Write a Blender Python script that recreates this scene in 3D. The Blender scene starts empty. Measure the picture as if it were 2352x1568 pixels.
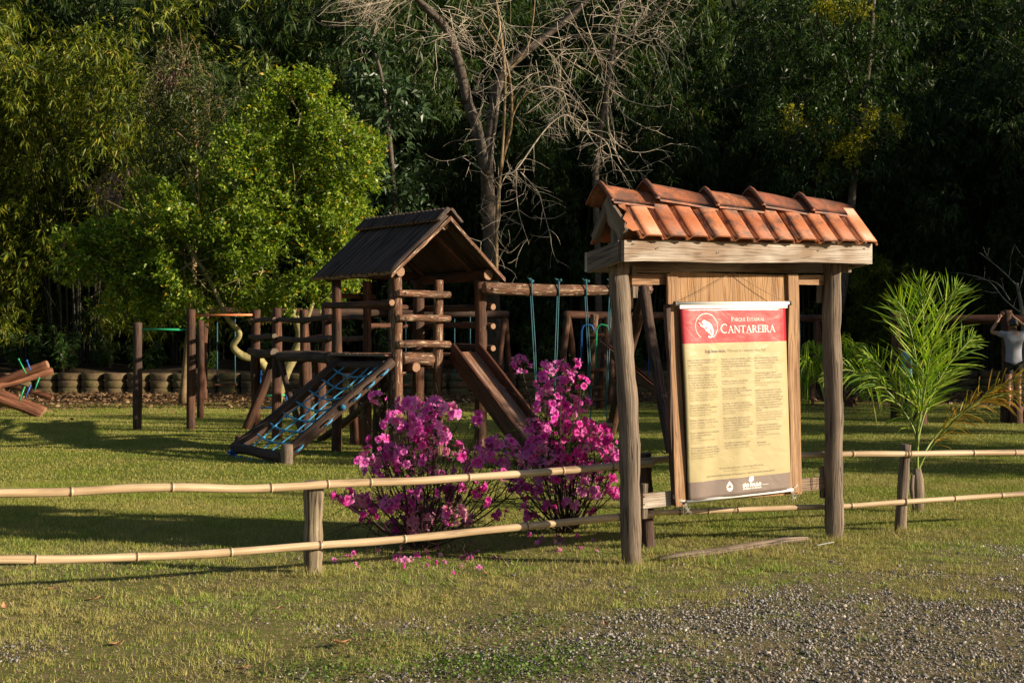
import bpy, bmesh, math, random
import numpy as np
from mathutils import Vector, Matrix, Quaternion, noise
R = math.radians
random.seed(7); rng = np.random.default_rng(7)
scene = bpy.context.scene
COL = scene.collection

# ---------------------------------------------------------------- camera, sky, sun
cd = bpy.data.cameras.new('camera'); cam = bpy.data.objects.new('camera', cd); COL.objects.link(cam)
cam.location = (0, 0, 1.6); cam.rotation_euler = (R(90), 0, 0)
cd.sensor_width = 36; cd.lens = 45.92; cd.clip_start = .1; cd.clip_end = 1500
scene.camera = cam
SUN_EL = 16.5; SUN_AZ = 107.0          # azimuth clockwise from +Y
S = Vector((math.sin(R(SUN_AZ))*math.cos(R(SUN_EL)), math.cos(R(SUN_AZ))*math.cos(R(SUN_EL)), math.sin(R(SUN_EL))))
world = bpy.data.worlds.new('World'); scene.world = world; world.use_nodes = True
wn = world.node_tree.nodes; wl = world.node_tree.links
sky = wn.new('ShaderNodeTexSky'); sky.sky_type = 'NISHITA'; sky.sun_disc = False
sky.sun_elevation = R(SUN_EL); sky.sun_rotation = R(SUN_AZ)
wn['Background'].inputs['Strength'].default_value = .05
wl.new(sky.outputs[0], wn['Background'].inputs[0])
ld = bpy.data.lights.new('sun', 'SUN'); sun = bpy.data.objects.new('sun', ld); COL.objects.link(sun)
ld.energy = 5.0; ld.angle = R(.5); ld.color = (1, .85, .63)
sun.rotation_euler = S.to_track_quat('Z', 'Y').to_euler(); sun.location = (30, -10, 20)
scene.view_settings.view_transform = 'Standard'; scene.view_settings.look = 'None'
scene.view_settings.exposure = 0.86; scene.view_settings.gamma = 1
scene.render.engine = 'CYCLES'
scene.cycles.max_bounces = 5; scene.cycles.diffuse_bounces = 2; scene.cycles.glossy_bounces = 2
scene.cycles.transmission_bounces = 3; scene.cycles.transparent_max_bounces = 4

# ---------------------------------------------------------------- coordinates
F = 3000.0
def gz(x, y):
    """ground height (lawn rises a little to the right; low humps)"""
    a = min(max(x, 0), 3.0)
    return .024*a + .012*math.sin(x*.9+1)*math.sin(y*.7) * min(1, max(0, (y-12)/6))
def P(px, py, d):
    return Vector(((px-1176)/F*d, d, 1.6-(py-784)/F*d))
def PX(px, d, z):
    return Vector(((px-1176)/F*d, d, z))
def G(px, py):
    d = 4800/(py-784)
    for _ in range(4):
        d = (1.6-gz((px-1176)/F*d, d))*F/(py-784)
    x = (px-1176)/F*d
    return Vector((x, d, gz(x, d)))

# ---------------------------------------------------------------- object helpers
def tag(o, label=None, cat=None, group=None, kind=None):
    if label: o['label'] = label
    if cat: o['category'] = cat
    if group: o['group'] = group
    if kind: o['kind'] = kind
    return o
ORG = {}
def thing(name, label, cat, loc, group=None):
    o = bpy.data.objects.new(name, None); COL.objects.link(o)
    o.location = loc; o.empty_display_size = .2
    ORG[o.name] = Vector(loc)
    return tag(o, label, cat, group)
def link(name, me, mats, parent=None, loc=None):
    o = bpy.data.objects.new(name, me); COL.objects.link(o)
    if not isinstance(mats, (list, tuple)): mats = [mats]
    if len(me.materials) == 0:
        for m in mats: me.materials.append(m)
    if parent is not None:
        o.parent = parent
        ORG[o.name] = ORG[parent.name]
    elif loc is not None:
        o.location = loc; ORG[o.name] = Vector(loc)
    else: ORG[o.name] = Vector((0, 0, 0))
    return o
def copy_tree(o, parent=None):
    c = o.copy(); COL.objects.link(c)
    if parent is not None: c.parent = parent
    for ch in o.children: copy_tree(ch, c)
    return c

class MB:
    """collects geometry in world coordinates, then links it as ONE mesh object"""
    def __init__(s): s.v = []; s.f = []; s.uv = []; s.mi = []; s.sm = []
    def face(s, idx, uv, mi=0, sm=False):
        s.f.append(idx); s.uv.append(uv); s.mi.append(mi); s.sm.append(sm)
    def tube(s, pts, rad, n=10, caps=True, wob=0.0, mi=0, cmi=None, sq=0.0, uoff=None):
        pts = [Vector(p) for p in pts]
        if not isinstance(rad, (list, tuple)): rad = [rad]*len(pts)
        N = len(pts); b = len(s.v); uo = random.random()*50 if uoff is None else uoff; L = 0; Ls = []
        t0 = (pts[1]-pts[0]).normalized()
        ref = Vector((0, 0, 1)) if abs(t0.z) < .9 else Vector((1, 0, 0))
        a = t0.cross(ref).normalized()
        ph = [random.random()*6.28 for _ in range(4)]; rm = sum(rad)/N
        for i in range(N):
            if i: L += (pts[i]-pts[i-1]).length
            Ls.append(L)
            t = (pts[min(i+1, N-1)]-pts[max(i-1, 0)]).normalized()
            a = (a-t*a.dot(t)).normalized(); c = t.cross(a)
            for k in range(n):
                th = 2*math.pi*k/n
                w = 1
                if wob: w += wob*(math.sin(2*th+ph[0]+L*1.3)+.6*math.sin(3*th+ph[1]-L*2.1)+.5*math.sin(5*th+ph[2])+.7*math.sin(L*5+ph[3]))
                if sq: w *= 1+sq*(1/max(abs(math.cos(th)), abs(math.sin(th)))-1.2)
                s.v.append(pts[i]+(a*math.cos(th)+c*math.sin(th))*rad[i]*w)
        for i in range(N-1):
            for k in range(n):
                k2 = (k+1) % n
                u0 = uo+k/n*6.28*rm; u1 = uo+(k+1)/n*6.28*rm
                s.face([b+i*n+k, b+i*n+k2, b+(i+1)*n+k2, b+(i+1)*n+k],
                       [(u0, uo+Ls[i]), (u1, uo+Ls[i]), (u1, uo+Ls[i+1]), (u0, uo+Ls[i+1])], mi, True)
        if caps:
            cm = mi if cmi is None else cmi
            for e, rev in ((0, True), (N-1, False)):
                idx = [b+e*n+k for k in range(n)]
                uv = [(.5+rad[e]*math.cos(6.283*k/n), .5+rad[e]*math.sin(6.283*k/n)) for k in range(n)]
                if not rev: pass
                else: idx = idx[::-1]; uv = uv[::-1]
                s.face(idx, uv, cm, False)
    def log(s, p0, p1, r0, r1=None, n=12, wob=.035, bend=.012, cmi=1, step=.16, mi=0):
        p0 = Vector(p0); p1 = Vector(p1); r1 = r0*.94 if r1 is None else r1
        L = (p1-p0).length; N = max(3, int(L/step)+1)
        t = (p1-p0).normalized(); a = t.orthogonal().normalized(); c = t.cross(a)
        ph = random.random()*6.28; ph2 = random.random()*6.28
        pts = [];rad = []
        for i in range(N+1):
            q = i/N
            w = math.sin(q*math.pi)*bend*L
            pts.append(p0.lerp(p1, q)+(a*math.cos(ph)+c*math.sin(ph))*w+(a*math.sin(ph2+q*7)+c*math.cos(ph2+q*5))*bend*.35*min(L, 1)*math.sin(q*math.pi))
            rad.append((r0+(r1-r0)*q)*(1+.04*math.sin(q*9+ph)))
        e = min(.012, r0*.15)
        pts = [pts[0]]+[pts[0]+t*e]+pts[1:-1]+[pts[-1]-t*e]+[pts[-1]]
        rad = [rad[0]-e*.9, rad[0]]+rad[1:-1]+[rad[-1], rad[-1]-e*.9]
        s.tube(pts, rad, n, True, wob, mi, cmi)
    def box(s, c, X, Y, Z, mi=0, lng=None):
        """c centre; X,Y,Z half-extent vectors; grain along the longest"""
        c = Vector(c); ax = [Vector(X), Vector(Y), Vector(Z)]; b = len(s.v)
        le = [a.length for a in ax]; g = le.index(max(le)) if lng is None else lng
        uo = random.random()*50
        cor = []
        for i in (-1, 1):
            for j in (-1, 1):
                for k in (-1, 1):
                    cor.append((i, j, k)); s.v.append(c+ax[0]*i+ax[1]*j+ax[2]*k)
        fs = [(0, 1, 3, 2), (4, 6, 7, 5), (0, 4, 5, 1), (2, 3, 7, 6), (0, 2, 6, 4), (1, 5, 7, 3)]
        for fi, f in enumerate(fs):
            fa = fi//2; oth = [i for i in range(3) if i != fa]
            if g in oth: vv = g; uu = [i for i in oth if i != g][0]
            else: uu, vv = oth
            uv = [(uo+fi*.37+cor[q][uu]*le[uu], uo+cor[q][vv]*le[vv]) for q in f]
            s.face([b+q for q in f], uv, mi, False)
    def plank(s, p0, p1, wv, tv, n=8, wob=.004, mi=0):
        """board from p0 to p1, half width vector wv, half thickness vector tv, slightly uneven edges"""
        p0 = Vector(p0); p1 = Vector(p1); wv = Vector(wv); tv = Vector(tv); b = len(s.v); uo = random.random()*50
        W = wv.length; T = tv.length; L = (p1-p0).length; wn_ = wv.normalized(); tn = tv.normalized()
        ph = random.random()*9
        for i in range(n+1):
            q = i/n; c = p0.lerp(p1, q)+tn*wob*math.sin(q*4+ph)
            e0 = W+wob*math.sin(q*11+ph)+random.uniform(-wob, wob)*.5; e1 = W+wob*math.sin(q*8+ph*2)+random.uniform(-wob, wob)*.5
            s.v += [c-wn_*e0-tv, c+wn_*e1-tv, c+wn_*e1+tv, c-wn_*e0+tv]
        ws = [0, 2*W, 2*W+2*T, 4*W+2*T, 4*W+4*T]
        for i in range(n):
            for k in range(4):
                k2 = (k+1) % 4; v0 = uo+L*i/n; v1 = uo+L*(i+1)/n
                s.face([b+i*4+k, b+i*4+k2, b+(i+1)*4+k2, b+(i+1)*4+k], [(uo+ws[k], v0), (uo+ws[k+1], v0), (uo+ws[k+1], v1), (uo+ws[k], v1)], mi)
        for e in (0, n):
            idx = [b+e*4+k for k in range(4)]
            if e == 0: idx = idx[::-1]
            s.face(idx, [(uo, uo), (uo+2*W, uo), (uo+2*W, uo+.02), (uo, uo+.02)], mi)
    def grid(s, fn, nu, nv, mi=0, sm=True, uvfn=None):
        b = len(s.v)
        for i in range(nu+1):
            for j in range(nv+1): s.v.append(Vector(fn(i/nu, j/nv)))
        for i in range(nu):
            for j in range(nv):
                q = [(i, j), (i+1, j), (i+1, j+1), (i, j+1)]
                s.face([b+x*(nv+1)+y for x, y in q], [(x/nu, y/nv) for x, y in q], mi, sm)
    def sphere(s, c, r, n=6, m=8, mi=0, sc=(1, 1, 1)):
        c = Vector(c)
        s.grid(lambda u, v: c+Vector((r*sc[0]*math.sin(math.pi*u)*math.cos(6.283*v), r*sc[1]*math.sin(math.pi*u)*math.sin(6.283*v), r*sc[2]*math.cos(math.pi*u))), n, m, mi)
    def build(s, name, mats, parent=None, loc=None):
        if parent is not None: o = ORG[parent.name]
        elif loc is not None: o = Vector(loc)
        else: o = Vector((0, 0, 0))
        me = bpy.data.meshes.new(name)
        me.from_pydata([tuple(v-o) for v in s.v], [], s.f)
        uvl = me.uv_layers.new(name='UVMap')
        flat = [c for f in s.uv for q in f for c in q]
        uvl.data.foreach_set('uv', flat)
        me.polygons.foreach_set('material_index', s.mi)
        me.polygons.foreach_set('use_smooth', s.sm)
        me.update()
        return link(name, me, mats, parent, loc)

def np_mesh(name, V, k, smooth=False, uv=None, attr=None):
    """V: (n*k,3) array, faces of k consecutive verts"""
    me = bpy.data.meshes.new(name); nv = len(V); nf = nv//k
    me.vertices.add(nv); me.vertices.foreach_set('co', np.ascontiguousarray(V, dtype=np.float32).ravel())
    me.loops.add(nv); me.loops.foreach_set('vertex_index', np.arange(nv, dtype=np.int32))
    me.polygons.add(nf); me.polygons.foreach_set('loop_start', np.arange(0, nv, k, dtype=np.int32))
    me.polygons.foreach_set('loop_total', np.full(nf, k, dtype=np.int32))
    if smooth: me.polygons.foreach_set('use_smooth', np.ones(nf, dtype=bool))
    if uv is not None:
        l = me.uv_layers.new(name='UVMap'); l.data.foreach_set('uv', np.ascontiguousarray(uv, dtype=np.float32).ravel())
    me.update(calc_edges=True)
    return me
def unit(a): return a/np.maximum(np.linalg.norm(a, axis=-1, keepdims=True), 1e-9)
def leaves(c, d, L, W, droop=.15, fold=0.0, roll=None):
    """c (n,3) bases, d (n,3) directions, L,W (n,) -> verts of diamond leaves (4 per leaf)"""
    n = len(c); d = unit(d); L = np.broadcast_to(L, (n,))[:, None]; W = np.broadcast_to(W, (n,))[:, None]
    r = unit(rng.normal(size=(n, 3))+np.array([0, 0, .6]) if roll is None else roll)
    side = unit(np.cross(d, r)); up = np.cross(side, d)
    V = np.empty((n, 4, 3))
    V[:, 0] = c
    V[:, 1] = c+d*L*.42+side*W*.5+up*W*fold
    V[:, 2] = c+d*L+np.array([0, 0, -1])*L*droop
    V[:, 3] = c+d*L*.42-side*W*.5+up*W*fold
    return V.reshape(-1, 3)

# ---------------------------------------------------------------- materials
def mat(name):
    m = bpy.data.materials.new(name); m.use_nodes = True
    nt = m.node_tree; return m, nt, nt.nodes['Principled BSDF']
def N(nt, t, **k):
    n = nt.nodes.new(t)
    for a, b in k.items():
        if a in n.inputs: n.inputs[a].default_value = b
        else: setattr(n, a, b)
    return n
def ramp(nt, fac, stops, interp='LINEAR'):
    r = nt.nodes.new('ShaderNodeValToRGB'); e = r.color_ramp.elements; r.color_ramp.interpolation = interp
    while len(e) < len(stops): e.new(.5)
    for i, (p, c) in enumerate(stops):
        e[i].position = p; e[i].color = (c[0], c[1], c[2], 1) if len(c) == 3 else c
    nt.links.new(fac, r.inputs[0]); return r.outputs[0]
def mapped(nt, src, scale):
    mp = nt.nodes.new('ShaderNodeMapping'); mp.inputs['Scale'].default_value = scale
    nt.links.new(src, mp.inputs[0]); return mp.outputs[0]
def noise_n(nt, vec, scale=1, detail=4, rough=.6, dist=0):
    n = nt.nodes.new('ShaderNodeTexNoise'); n.inputs['Scale'].default_value = scale
    n.inputs['Detail'].default_value = detail; n.inputs['Roughness'].default_value = rough; n.inputs['Distortion'].default_value = dist
    nt.links.new(vec, n.inputs['Vector']); return n.outputs['Fac']
def mixc(nt, fac, a, b, mode='MIX'):
    m = nt.nodes.new('ShaderNodeMix'); m.data_type = 'RGBA'; m.blend_type = mode
    for s_, v in ((0, fac), (6, a), (7, b)):
        if hasattr(v, 'links'): nt.links.new(v, m.inputs[s_])
        elif s_ == 0: m.inputs[0].default_value = v
        else: m.inputs[s_].default_value = (*v, 1)
    return m.outputs[2]
def bump(nt, b, h, strength=.5, dist=.01):
    n = nt.nodes.new('ShaderNodeBump'); n.inputs['Strength'].default_value = strength; n.inputs['Distance'].default_value = dist
    nt.links.new(h, n.inputs['Height']); nt.links.new(n.outputs[0], b.inputs['Normal'])
def uvsrc(nt): return nt.nodes.new('ShaderNodeTexCoord').outputs['UV']
def objsrc(nt): return nt.nodes.new('ShaderNodeTexCoord').outputs['Object']

def wood(name, dark, mid, light, peel=None, peel_amt=.62, rough=.75, gs=1.0, knots=False, blot=None, crack_k=1.0, fine_k=.8):
    m, nt, b = mat(name); uv = uvsrc(nt)
    fine = noise_n(nt, mapped(nt, uv, (90*gs, 3.2, 1)), 1, 6, .65, .3)
    med = noise_n(nt, mapped(nt, uv, (22*gs, 1.1, 1)), 1, 4, .6, .6)
    big = noise_n(nt, mapped(nt, uv, (3, 1.6, 1)), 1, 3, .5)
    c = ramp(nt, med, [(.28, dark), (.5, mid), (.74, light)])
    c = mixc(nt, fine_k, c, ramp(nt, fine, [(.33, (.35, .33, .32)), (.52, (.95, .95, .95)), (.72, (1.3, 1.28, 1.25))]), 'MULTIPLY')
    if blot: c = mixc(nt, ramp(nt, big, [(.45, (0, 0, 0)), (.62, (1, 1, 1))]), c, blot)
    if peel:
        pk = noise_n(nt, mapped(nt, uv, (34, 5.5, 1)), 1, 5, .7, .4)
        f = ramp(nt, pk, [(peel_amt, (0, 0, 0)), (peel_amt+.04, (1, 1, 1))])
        c = mixc(nt, f, c, peel)
    crack = noise_n(nt, mapped(nt, uv, (48*gs, 1.3, 1)), 1, 2, .5, .25)
    cr = ramp(nt, crack, [(.46, (1, 1, 1)), (.495, (.12, .12, .12)), (.505, (.12, .12, .12)), (.54, (1, 1, 1))])
    crm = ramp(nt, big, [(.42, (0, 0, 0)), (.58, (1, 1, 1))])
    c = mixc(nt, crm, c, mixc(nt, crack_k, c, cr, 'MULTIPLY'))
    nt.links.new(c, b.inputs['Base Color']); b.inputs['Roughness'].default_value = rough
    b.inputs['Specular IOR Level'].default_value = .3
    add = nt.nodes.new('ShaderNodeMath'); add.operation = 'ADD'; nt.links.new(fine, add.inputs[0]); nt.links.new(cr, add.inputs[1])
    bump(nt, b, add.outputs[0], .6, .006)
    return m
def endgrain(name, c0, c1):
    m, nt, b = mat(name); uv = uvsrc(nt)
    w = N(nt, 'ShaderNodeTexWave', wave_type='RINGS', rings_direction='SPHERICAL'); w.inputs['Scale'].default_value = 22
    w.inputs['Distortion'].default_value = 2.5; w.inputs['Detail'].default_value = 2
    mp = nt.nodes.new('ShaderNodeMapping'); mp.inputs['Location'].default_value = (-.5, -.5, 0); nt.links.new(uv, mp.inputs[0])
    nt.links.new(mp.outputs[0], w.inputs['Vector'])
    n = noise_n(nt, uv, 40, 3)
    c = mixc(nt, .6, ramp(nt, w.outputs['Fac'], [(0, c0), (1, c1)]), ramp(nt, n, [(.35, (.5, .5, .5)), (.65, (1.15, 1.15, 1.15))]), 'MULTIPLY')
    nt.links.new(c, b.inputs['Base Color']); b.inputs['Roughness'].default_value = .85
    return m
def plain(name, col, rough=.6, var=.25, sc=12, spec=.4, bmp=0):
    m, nt, b = mat(name); o = objsrc(nt)
    n = noise_n(nt, o, sc, 4)
    c = ramp(nt, n, [(.3, [x*(1-var) for x in col]), (.7, [min(1, x*(1+var)) for x in col])])
    nt.links.new(c, b.inputs['Base Color']); b.inputs['Roughness'].default_value = rough
    b.inputs['Specular IOR Level'].default_value = spec
    if bmp: bump(nt, b, n, bmp, .01)
    return m
def leafmat(name, cols, rough=.5, trans=.35, spec=.35, tint=(1.25, 1.3, .45), patch=None):
    """cols: colour stops picked per leaf"""
    m, nt, b = mat(name)
    g = nt.nodes.new('ShaderNodeNewGeometry')
    c = ramp(nt, g.outputs['Random Per Island'], cols)
    if patch:
        c = mixc(nt, ramp(nt, noise_n(nt, objsrc(nt), patch[0], 2), [(patch[2], (0, 0, 0)), (patch[2]+.1, (1, 1, 1))]), c, patch[1])
    nt.links.new(c, b.inputs['Base Color']); b.inputs['Roughness'].default_value = rough
    b.inputs['Specular IOR Level'].default_value = spec
    t = nt.nodes.new('ShaderNodeBsdfTranslucent'); tc = mixc(nt, 1.0, c, tint, 'MULTIPLY'); nt.links.new(tc, t.inputs['Color'])
    mx = nt.nodes.new('ShaderNodeMixShader'); mx.inputs[0].default_value = trans
    out = nt.nodes['Material Output']
    nt.links.new(b.outputs[0], mx.inputs[1]); nt.links.new(t.outputs[0], mx.inputs[2]); nt.links.new(mx.outputs[0], out.inputs[0])
    return m

M = {}
M['log'] = wood('dark_log', (.035, .014, .009), (.105, .042, .023), (.21, .095, .052), peel=(.36, .23, .16), peel_amt=.66, blot=(.06, .03, .02))
M['logp'] = wood('peeling_log', (.05, .022, .013), (.15, .066, .036), (.28, .14, .08), peel=(.46, .34, .24), peel_amt=.56, blot=(.10, .05, .03))
M['logg'] = wood('old_brown_log', (.03, .017, .013), (.075, .043, .031), (.14, .085, .06), peel=(.28, .21, .16), peel_amt=.66)
M['logr'] = wood('reddish_log', (.09, .035, .02), (.22, .085, .045), (.32, .14, .08))
M['end'] = endgrain('log_end_grain', (.16, .075, .04), (.42, .25, .15))
M['grey'] = wood('weathered_grey_wood', (.085, .06, .045), (.21, .155, .115), (.36, .285, .215), blot=(.17, .13, .10))
M['beam'] = wood('pale_weathered_beam', (.36, .30, .25), (.48, .42, .36), (.58, .52, .46), peel=(.20, .14, .10), peel_amt=.64, blot=(.24, .165, .115), crack_k=.5, fine_k=.45)
M['fpost'] = wood('rough_fence_post', (.12, .09, .06), (.27, .21, .14), (.45, .38, .28), peel=(.50, .47, .38), peel_amt=.62)
M['ply'] = wood('honey_plywood', (.22, .11, .042), (.31, .165, .068), (.40, .225, .10), gs=.5, rough=.6, crack_k=.2, fine_k=.25)
M['batten'] = wood('brown_batten', (.17, .09, .045), (.34, .20, .11), (.48, .31, .18), gs=.6, blot=(.25, .13, .07), crack_k=.5, fine_k=.5)
M['slidew'] = wood('worn_slide_boards', (.17, .095, .065), (.29, .17, .12), (.38, .25, .19), rough=.45, gs=.5, blot=(.33, .14, .08))
M['slides'] = wood('red_brown_board', (.05, .020, .012), (.10, .038, .022), (.15, .06, .035), gs=.5, rough=.6)
M['roofp'] = wood('dark_roof_logs', (.030, .020, .017), (.075, .050, .040), (.16, .115, .09), peel=(.30, .24, .20), peel_amt=.67)
M['endg'] = endgrain('grey_end_grain', (.10, .07, .05), (.26, .20, .15))
M['rope'] = plain('blue_rope', (.035, .22, .42), .6, .35, 60)
M['teal'] = plain('teal_rope', (.03, .19, .24), .6, .35, 40)
M['white'] = plain('white_plastic', (.72, .72, .70), .4, .06, 8)
M['green'] = plain('green_painted_steel', (.02, .33, .14), .4, .15, 8)
M['blue'] = plain('blue_painted_steel', (.02, .12, .42), .4, .15, 8)
M['orange'] = plain('orange_painted_steel', (.62, .19, .07), .4, .15, 8)
M['string'] = plain('thin_cord', (.22, .15, .09), .8, .2, 30)
def twisted(name, a, b_):
    m, nt, b = mat(name); uv = uvsrc(nt)
    w = N(nt, 'ShaderNodeTexWave'); w.inputs['Scale'].default_value = 26; w.bands_direction = 'DIAGONAL'
    nt.links.new(uv, w.inputs['Vector']); nt.links.new(ramp(nt, w.outputs['Fac'], [(.2, a), (.8, b_)]), b.inputs['Base Color'])
    b.inputs['Roughness'].default_value = .6; bump(nt, b, w.outputs['Fac'], .8, .004); return m
M['rope'] = twisted('blue_twisted_rope', (.015, .14, .32), (.07, .40, .68))
M['teal'] = twisted('teal_twisted_rope', (.010, .065, .085), (.035, .17, .21))

def tile_mat(name, seed, ridge=False):
    m, nt, b = mat(name); g = nt.nodes.new('ShaderNodeNewGeometry'); o = objsrc(nt)
    base = ramp(nt, g.outputs['Random Per Island'], [(0, (.30, .085, .040)), (.35, (.37, .115, .045)), (.7, (.46, .155, .06)), (1, (.27, .085, .04))])
    n = noise_n(nt, mapped(nt, o, (9, 9, 9)), 1, 6, .7); n2 = noise_n(nt, mapped(nt, o, (70, 70, 70)), 1, 4, .7)
    dirt = ramp(nt, n, [(.46 if not ridge else .34, (0, 0, 0)), (.62 if not ridge else .58, (1, 1, 1))])
    c = mixc(nt, dirt, base, (.13, .06, .04)); c = mixc(nt, .5, c, ramp(nt, n2, [(.3, (.6, .6, .6)), (.6, (1.1, 1.1, 1.1))]), 'MULTIPLY')
    nt.links.new(c, b.inputs['Base Color']); b.inputs['Roughness'].default_value = .62; b.inputs['Specular IOR Level'].default_value = .35
    bump(nt, b, n2, .3, .004); return m
M['tile'] = tile_mat('clay_roof_tile', 1); M['ridge'] = tile_mat('clay_ridge_tile', 2, True)
def plaintile():
    m, nt, b = mat('new_orange_clay'); n2 = noise_n(nt, objsrc(nt), 30, 5, .7)
    nt.links.new(ramp(nt, n2, [(.3, (.42, .145, .065)), (.7, (.56, .21, .10))]), b.inputs['Base Color']); b.inputs['Roughness'].default_value = .55; return m
M['tilen'] = plaintile()

def bamboo_rail():
    m, nt, b = mat('dry_bamboo'); uv = uvsrc(nt)
    f = noise_n(nt, mapped(nt, uv, (60, 1.6, 1)), 1, 5, .6); g_ = noise_n(nt, mapped(nt, uv, (4, 1.1, 1)), 1, 4, .6)
    c = ramp(nt, g_, [(.3, (.20, .14, .09)), (.44, (.46, .33, .20)), (.7, (.64, .50, .34))])
    c = mixc(nt, .7, c, ramp(nt, f, [(.3, (.6, .55, .5)), (.6, (1.1, 1.08, 1.05))]), 'MULTIPLY')
    sp = noise_n(nt, mapped(nt, uv, (30, 4, 1)), 1, 3, .6)
    c = mixc(nt, ramp(nt, sp, [(.70, (0, 0, 0)), (.74, (.8, .8, .8))]), c, (.75, .66, .52))
    nt.links.new(c, b.inputs['Base Color']); b.inputs['Roughness'].default_value = .42; bump(nt, b, f, .2, .003); return m
M['bam'] = bamboo_rail(); M['node'] = plain('bamboo_node', (.14, .075, .04), .6, .3, 40)

# leaves
M['lf_tree'] = leafmat('bright_broad_leaves', [(0, (.035, .075, .008)), (.4, (.13, .215, .018)), (.8, (.27, .36, .035)), (.965, (.40, .44, .055)), (.975, (.55, .33, .02)), (1, (.60, .36, .02))], .42, .45, .4)
M['lf_bam'] = leafmat('bamboo_leaves_sunlit_tone', [(0, (.026, .052, .006)), (.5, (.11, .155, .012)), (.9, (.26, .27, .02)), (1, (.34, .26, .045))], .5, .35)  # bamboo leaf colour brightened to carry the sunlight
M['lf_bamd'] = leafmat('bamboo_leaves_shaded_tone', [(0, (.013, .034, .008)), (.6, (.036, .072, .015)), (.93, (.07, .105, .02)), (1, (.11, .095, .03))], .5, .3)  # same bamboo leaves, shade of the thicket put into a darker colour
M['lf_dull'] = leafmat('olive_leaves', [(0, (.03, .05, .014)), (.6, (.065, .09, .024)), (1, (.14, .15, .05))], .5, .35)
M['lf_dead'] = leafmat('dry_brown_leaves', [(0, (.10, .06, .045)), (1, (.28, .20, .16))], .8, .2, .2, (1, .9, .8))
M['lf_gloss'] = leafmat('dark_glossy_leaves', [(0, (.022, .045, .016)), (1, (.06, .105, .042))], .42, .15, .4)
M['lf_right'] = leafmat('deep_green_leaves', [(0, (.016, .038, .009)), (1, (.045, .085, .018))], .4, .3)
M['lf_flush'] = leafmat('yellow_green_new_leaves', [(0, (.20, .22, .02)), (1, (.38, .34, .03))], .5, .4)
M['lf_shrub'] = leafmat('shrub_leaves', [(0, (.03, .07, .015)), (1, (.10, .18, .035))], .45, .35)
M['lf_palm'] = leafmat('bright_palm_leaflets', [(0, (.07, .16, .010)), (.5, (.19, .32, .025)), (1, (.42, .50, .06))], .6, .42, .25)
M['lf_palmy'] = leafmat('yellowing_palm_leaflets', [(0, (.16, .19, .02)), (.5, (.34, .25, .03)), (1, (.50, .27, .05))], .5, .35, .4, (1.2, 1.0, .5))
M['lf_aza'] = leafmat('azalea_leaves', [(0, (.035, .06, .018)), (.8, (.07, .11, .03)), (1, (.22, .30, .04))], .45, .3)
M['bark'] = plain('grey_brown_bark', (.10, .08, .065), .9, .5, 9, .2, .8)
M['barkp'] = plain('pale_ochre_bark', (.22, .15, .08), .85, .4, 6, .2, .6)
M['barky'] = plain('yellowish_bark', (.26, .22, .10), .8, .4, 8, .2, .5)
M['twig'] = plain('pale_dry_twigs', (.50, .42, .33), .8, .25, 5, .2)
M['stem'] = plain('dark_stem', (.055, .040, .028), .85, .4, 30, .2)
M['culm'] = plain('bamboo_culm', (.022, .022, .010), .5, .5, 3, .4)
M['frond'] = plain('palm_leaf_stalk', (.20, .26, .06), .5, .25, 12, .4)
# ---------------------------------------------------------------- trees beyond the right edge: x, y, height, crown radius, density
SHADE = [(14, 20.3, 6.6, 2.0, 6), (18.5, 18.9, 7.4, 2.2, 6), (13, 16.6, 5.2, 1.3, 6), (17.5, 15.3, 7.0, 1.5, 6), (14, 12.9, 5.4, 1.0, 6), (19, 11.6, 7.0, 1.2, 6), (22, 25.5, 9, 3.0, 5), (25, 21.5, 9, 2.4, 4), (22, 29.5, 9.5, 2.6, 4)]
SHBAM = [(23.5, 30.3, 1.2), (22.5, 34.5, 1.35), (25, 38, 1.4), (22.8, 40.5, 1.35), (24, 44, 1.5), (28, 47, 1.6), (29, 34, 1.4), (27, 41.5, 1.5)]
# ================================================================ ground
GBX = np.array([-3, -.67, -.17, .35, .885, 1.9, 3.65, 6, 12]); GBY = np.array([5.2, 6.45, 6.95, 7.6, 8.1, 8.7, 9.0, 9.4, 10.1])
def vnoise(x, y, s, seed=0):
    """smooth value noise, numpy"""
    x = x/s+seed*17.3; y = y/s+seed*9.7
    xi = np.floor(x); yi = np.floor(y); fx = x-xi; fy = y-yi
    fx = fx*fx*(3-2*fx); fy = fy*fy*(3-2*fy)
    def h(a, b): v = np.sin(a*127.1+b*311.7+seed*74.7)*43758.5453; return v-np.floor(v)
    return (h(xi, yi)*(1-fx)+h(xi+1, yi)*fx)*(1-fy)+(h(xi, yi+1)*(1-fx)+h(xi+1, yi+1)*fx)*fy
def gravelw(x, y):
    b = np.interp(x, GBX, GBY)
    w = (b-y)/2.9+.40+(vnoise(x, y, .6, 1)-.5)*.95+(vnoise(x, y, .22, 2)-.5)*.6
    return np.clip(w, 0, 1)
def grassd(x, y):
    """0..1 grass density"""
    g = gravelw(x, y)
    w = np.clip(np.clip(1.1-g*1.2, 0.0, 1)+.5*(vnoise(x, y, .16, 31) > .80)*(g > .3), 0, 1)*np.clip(.55+.8*(vnoise(x, y, .35, 3)), .2, 1)
    w = w*np.clip(.40+(y-5.9)/2.6+.5*(vnoise(x, y, .5, 41)-.5), .12, 1)
    litter = np.clip((y-29)/6+(vnoise(x, y, 1.2, 4)-.5)*1.1, 0, 1)
    return w*(1-litter)
gzv = np.vectorize(gz)
def axis(lo, a, b, hi, st, gr):
    v = list(np.arange(a, b, st)); s = st; x = a
    while x > lo: s *= gr; x -= s; v.insert(0, x)
    s = st; x = v[-1]
    while x < hi: s *= gr; x += s; v.append(x)
    return np.array(v)
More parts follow.
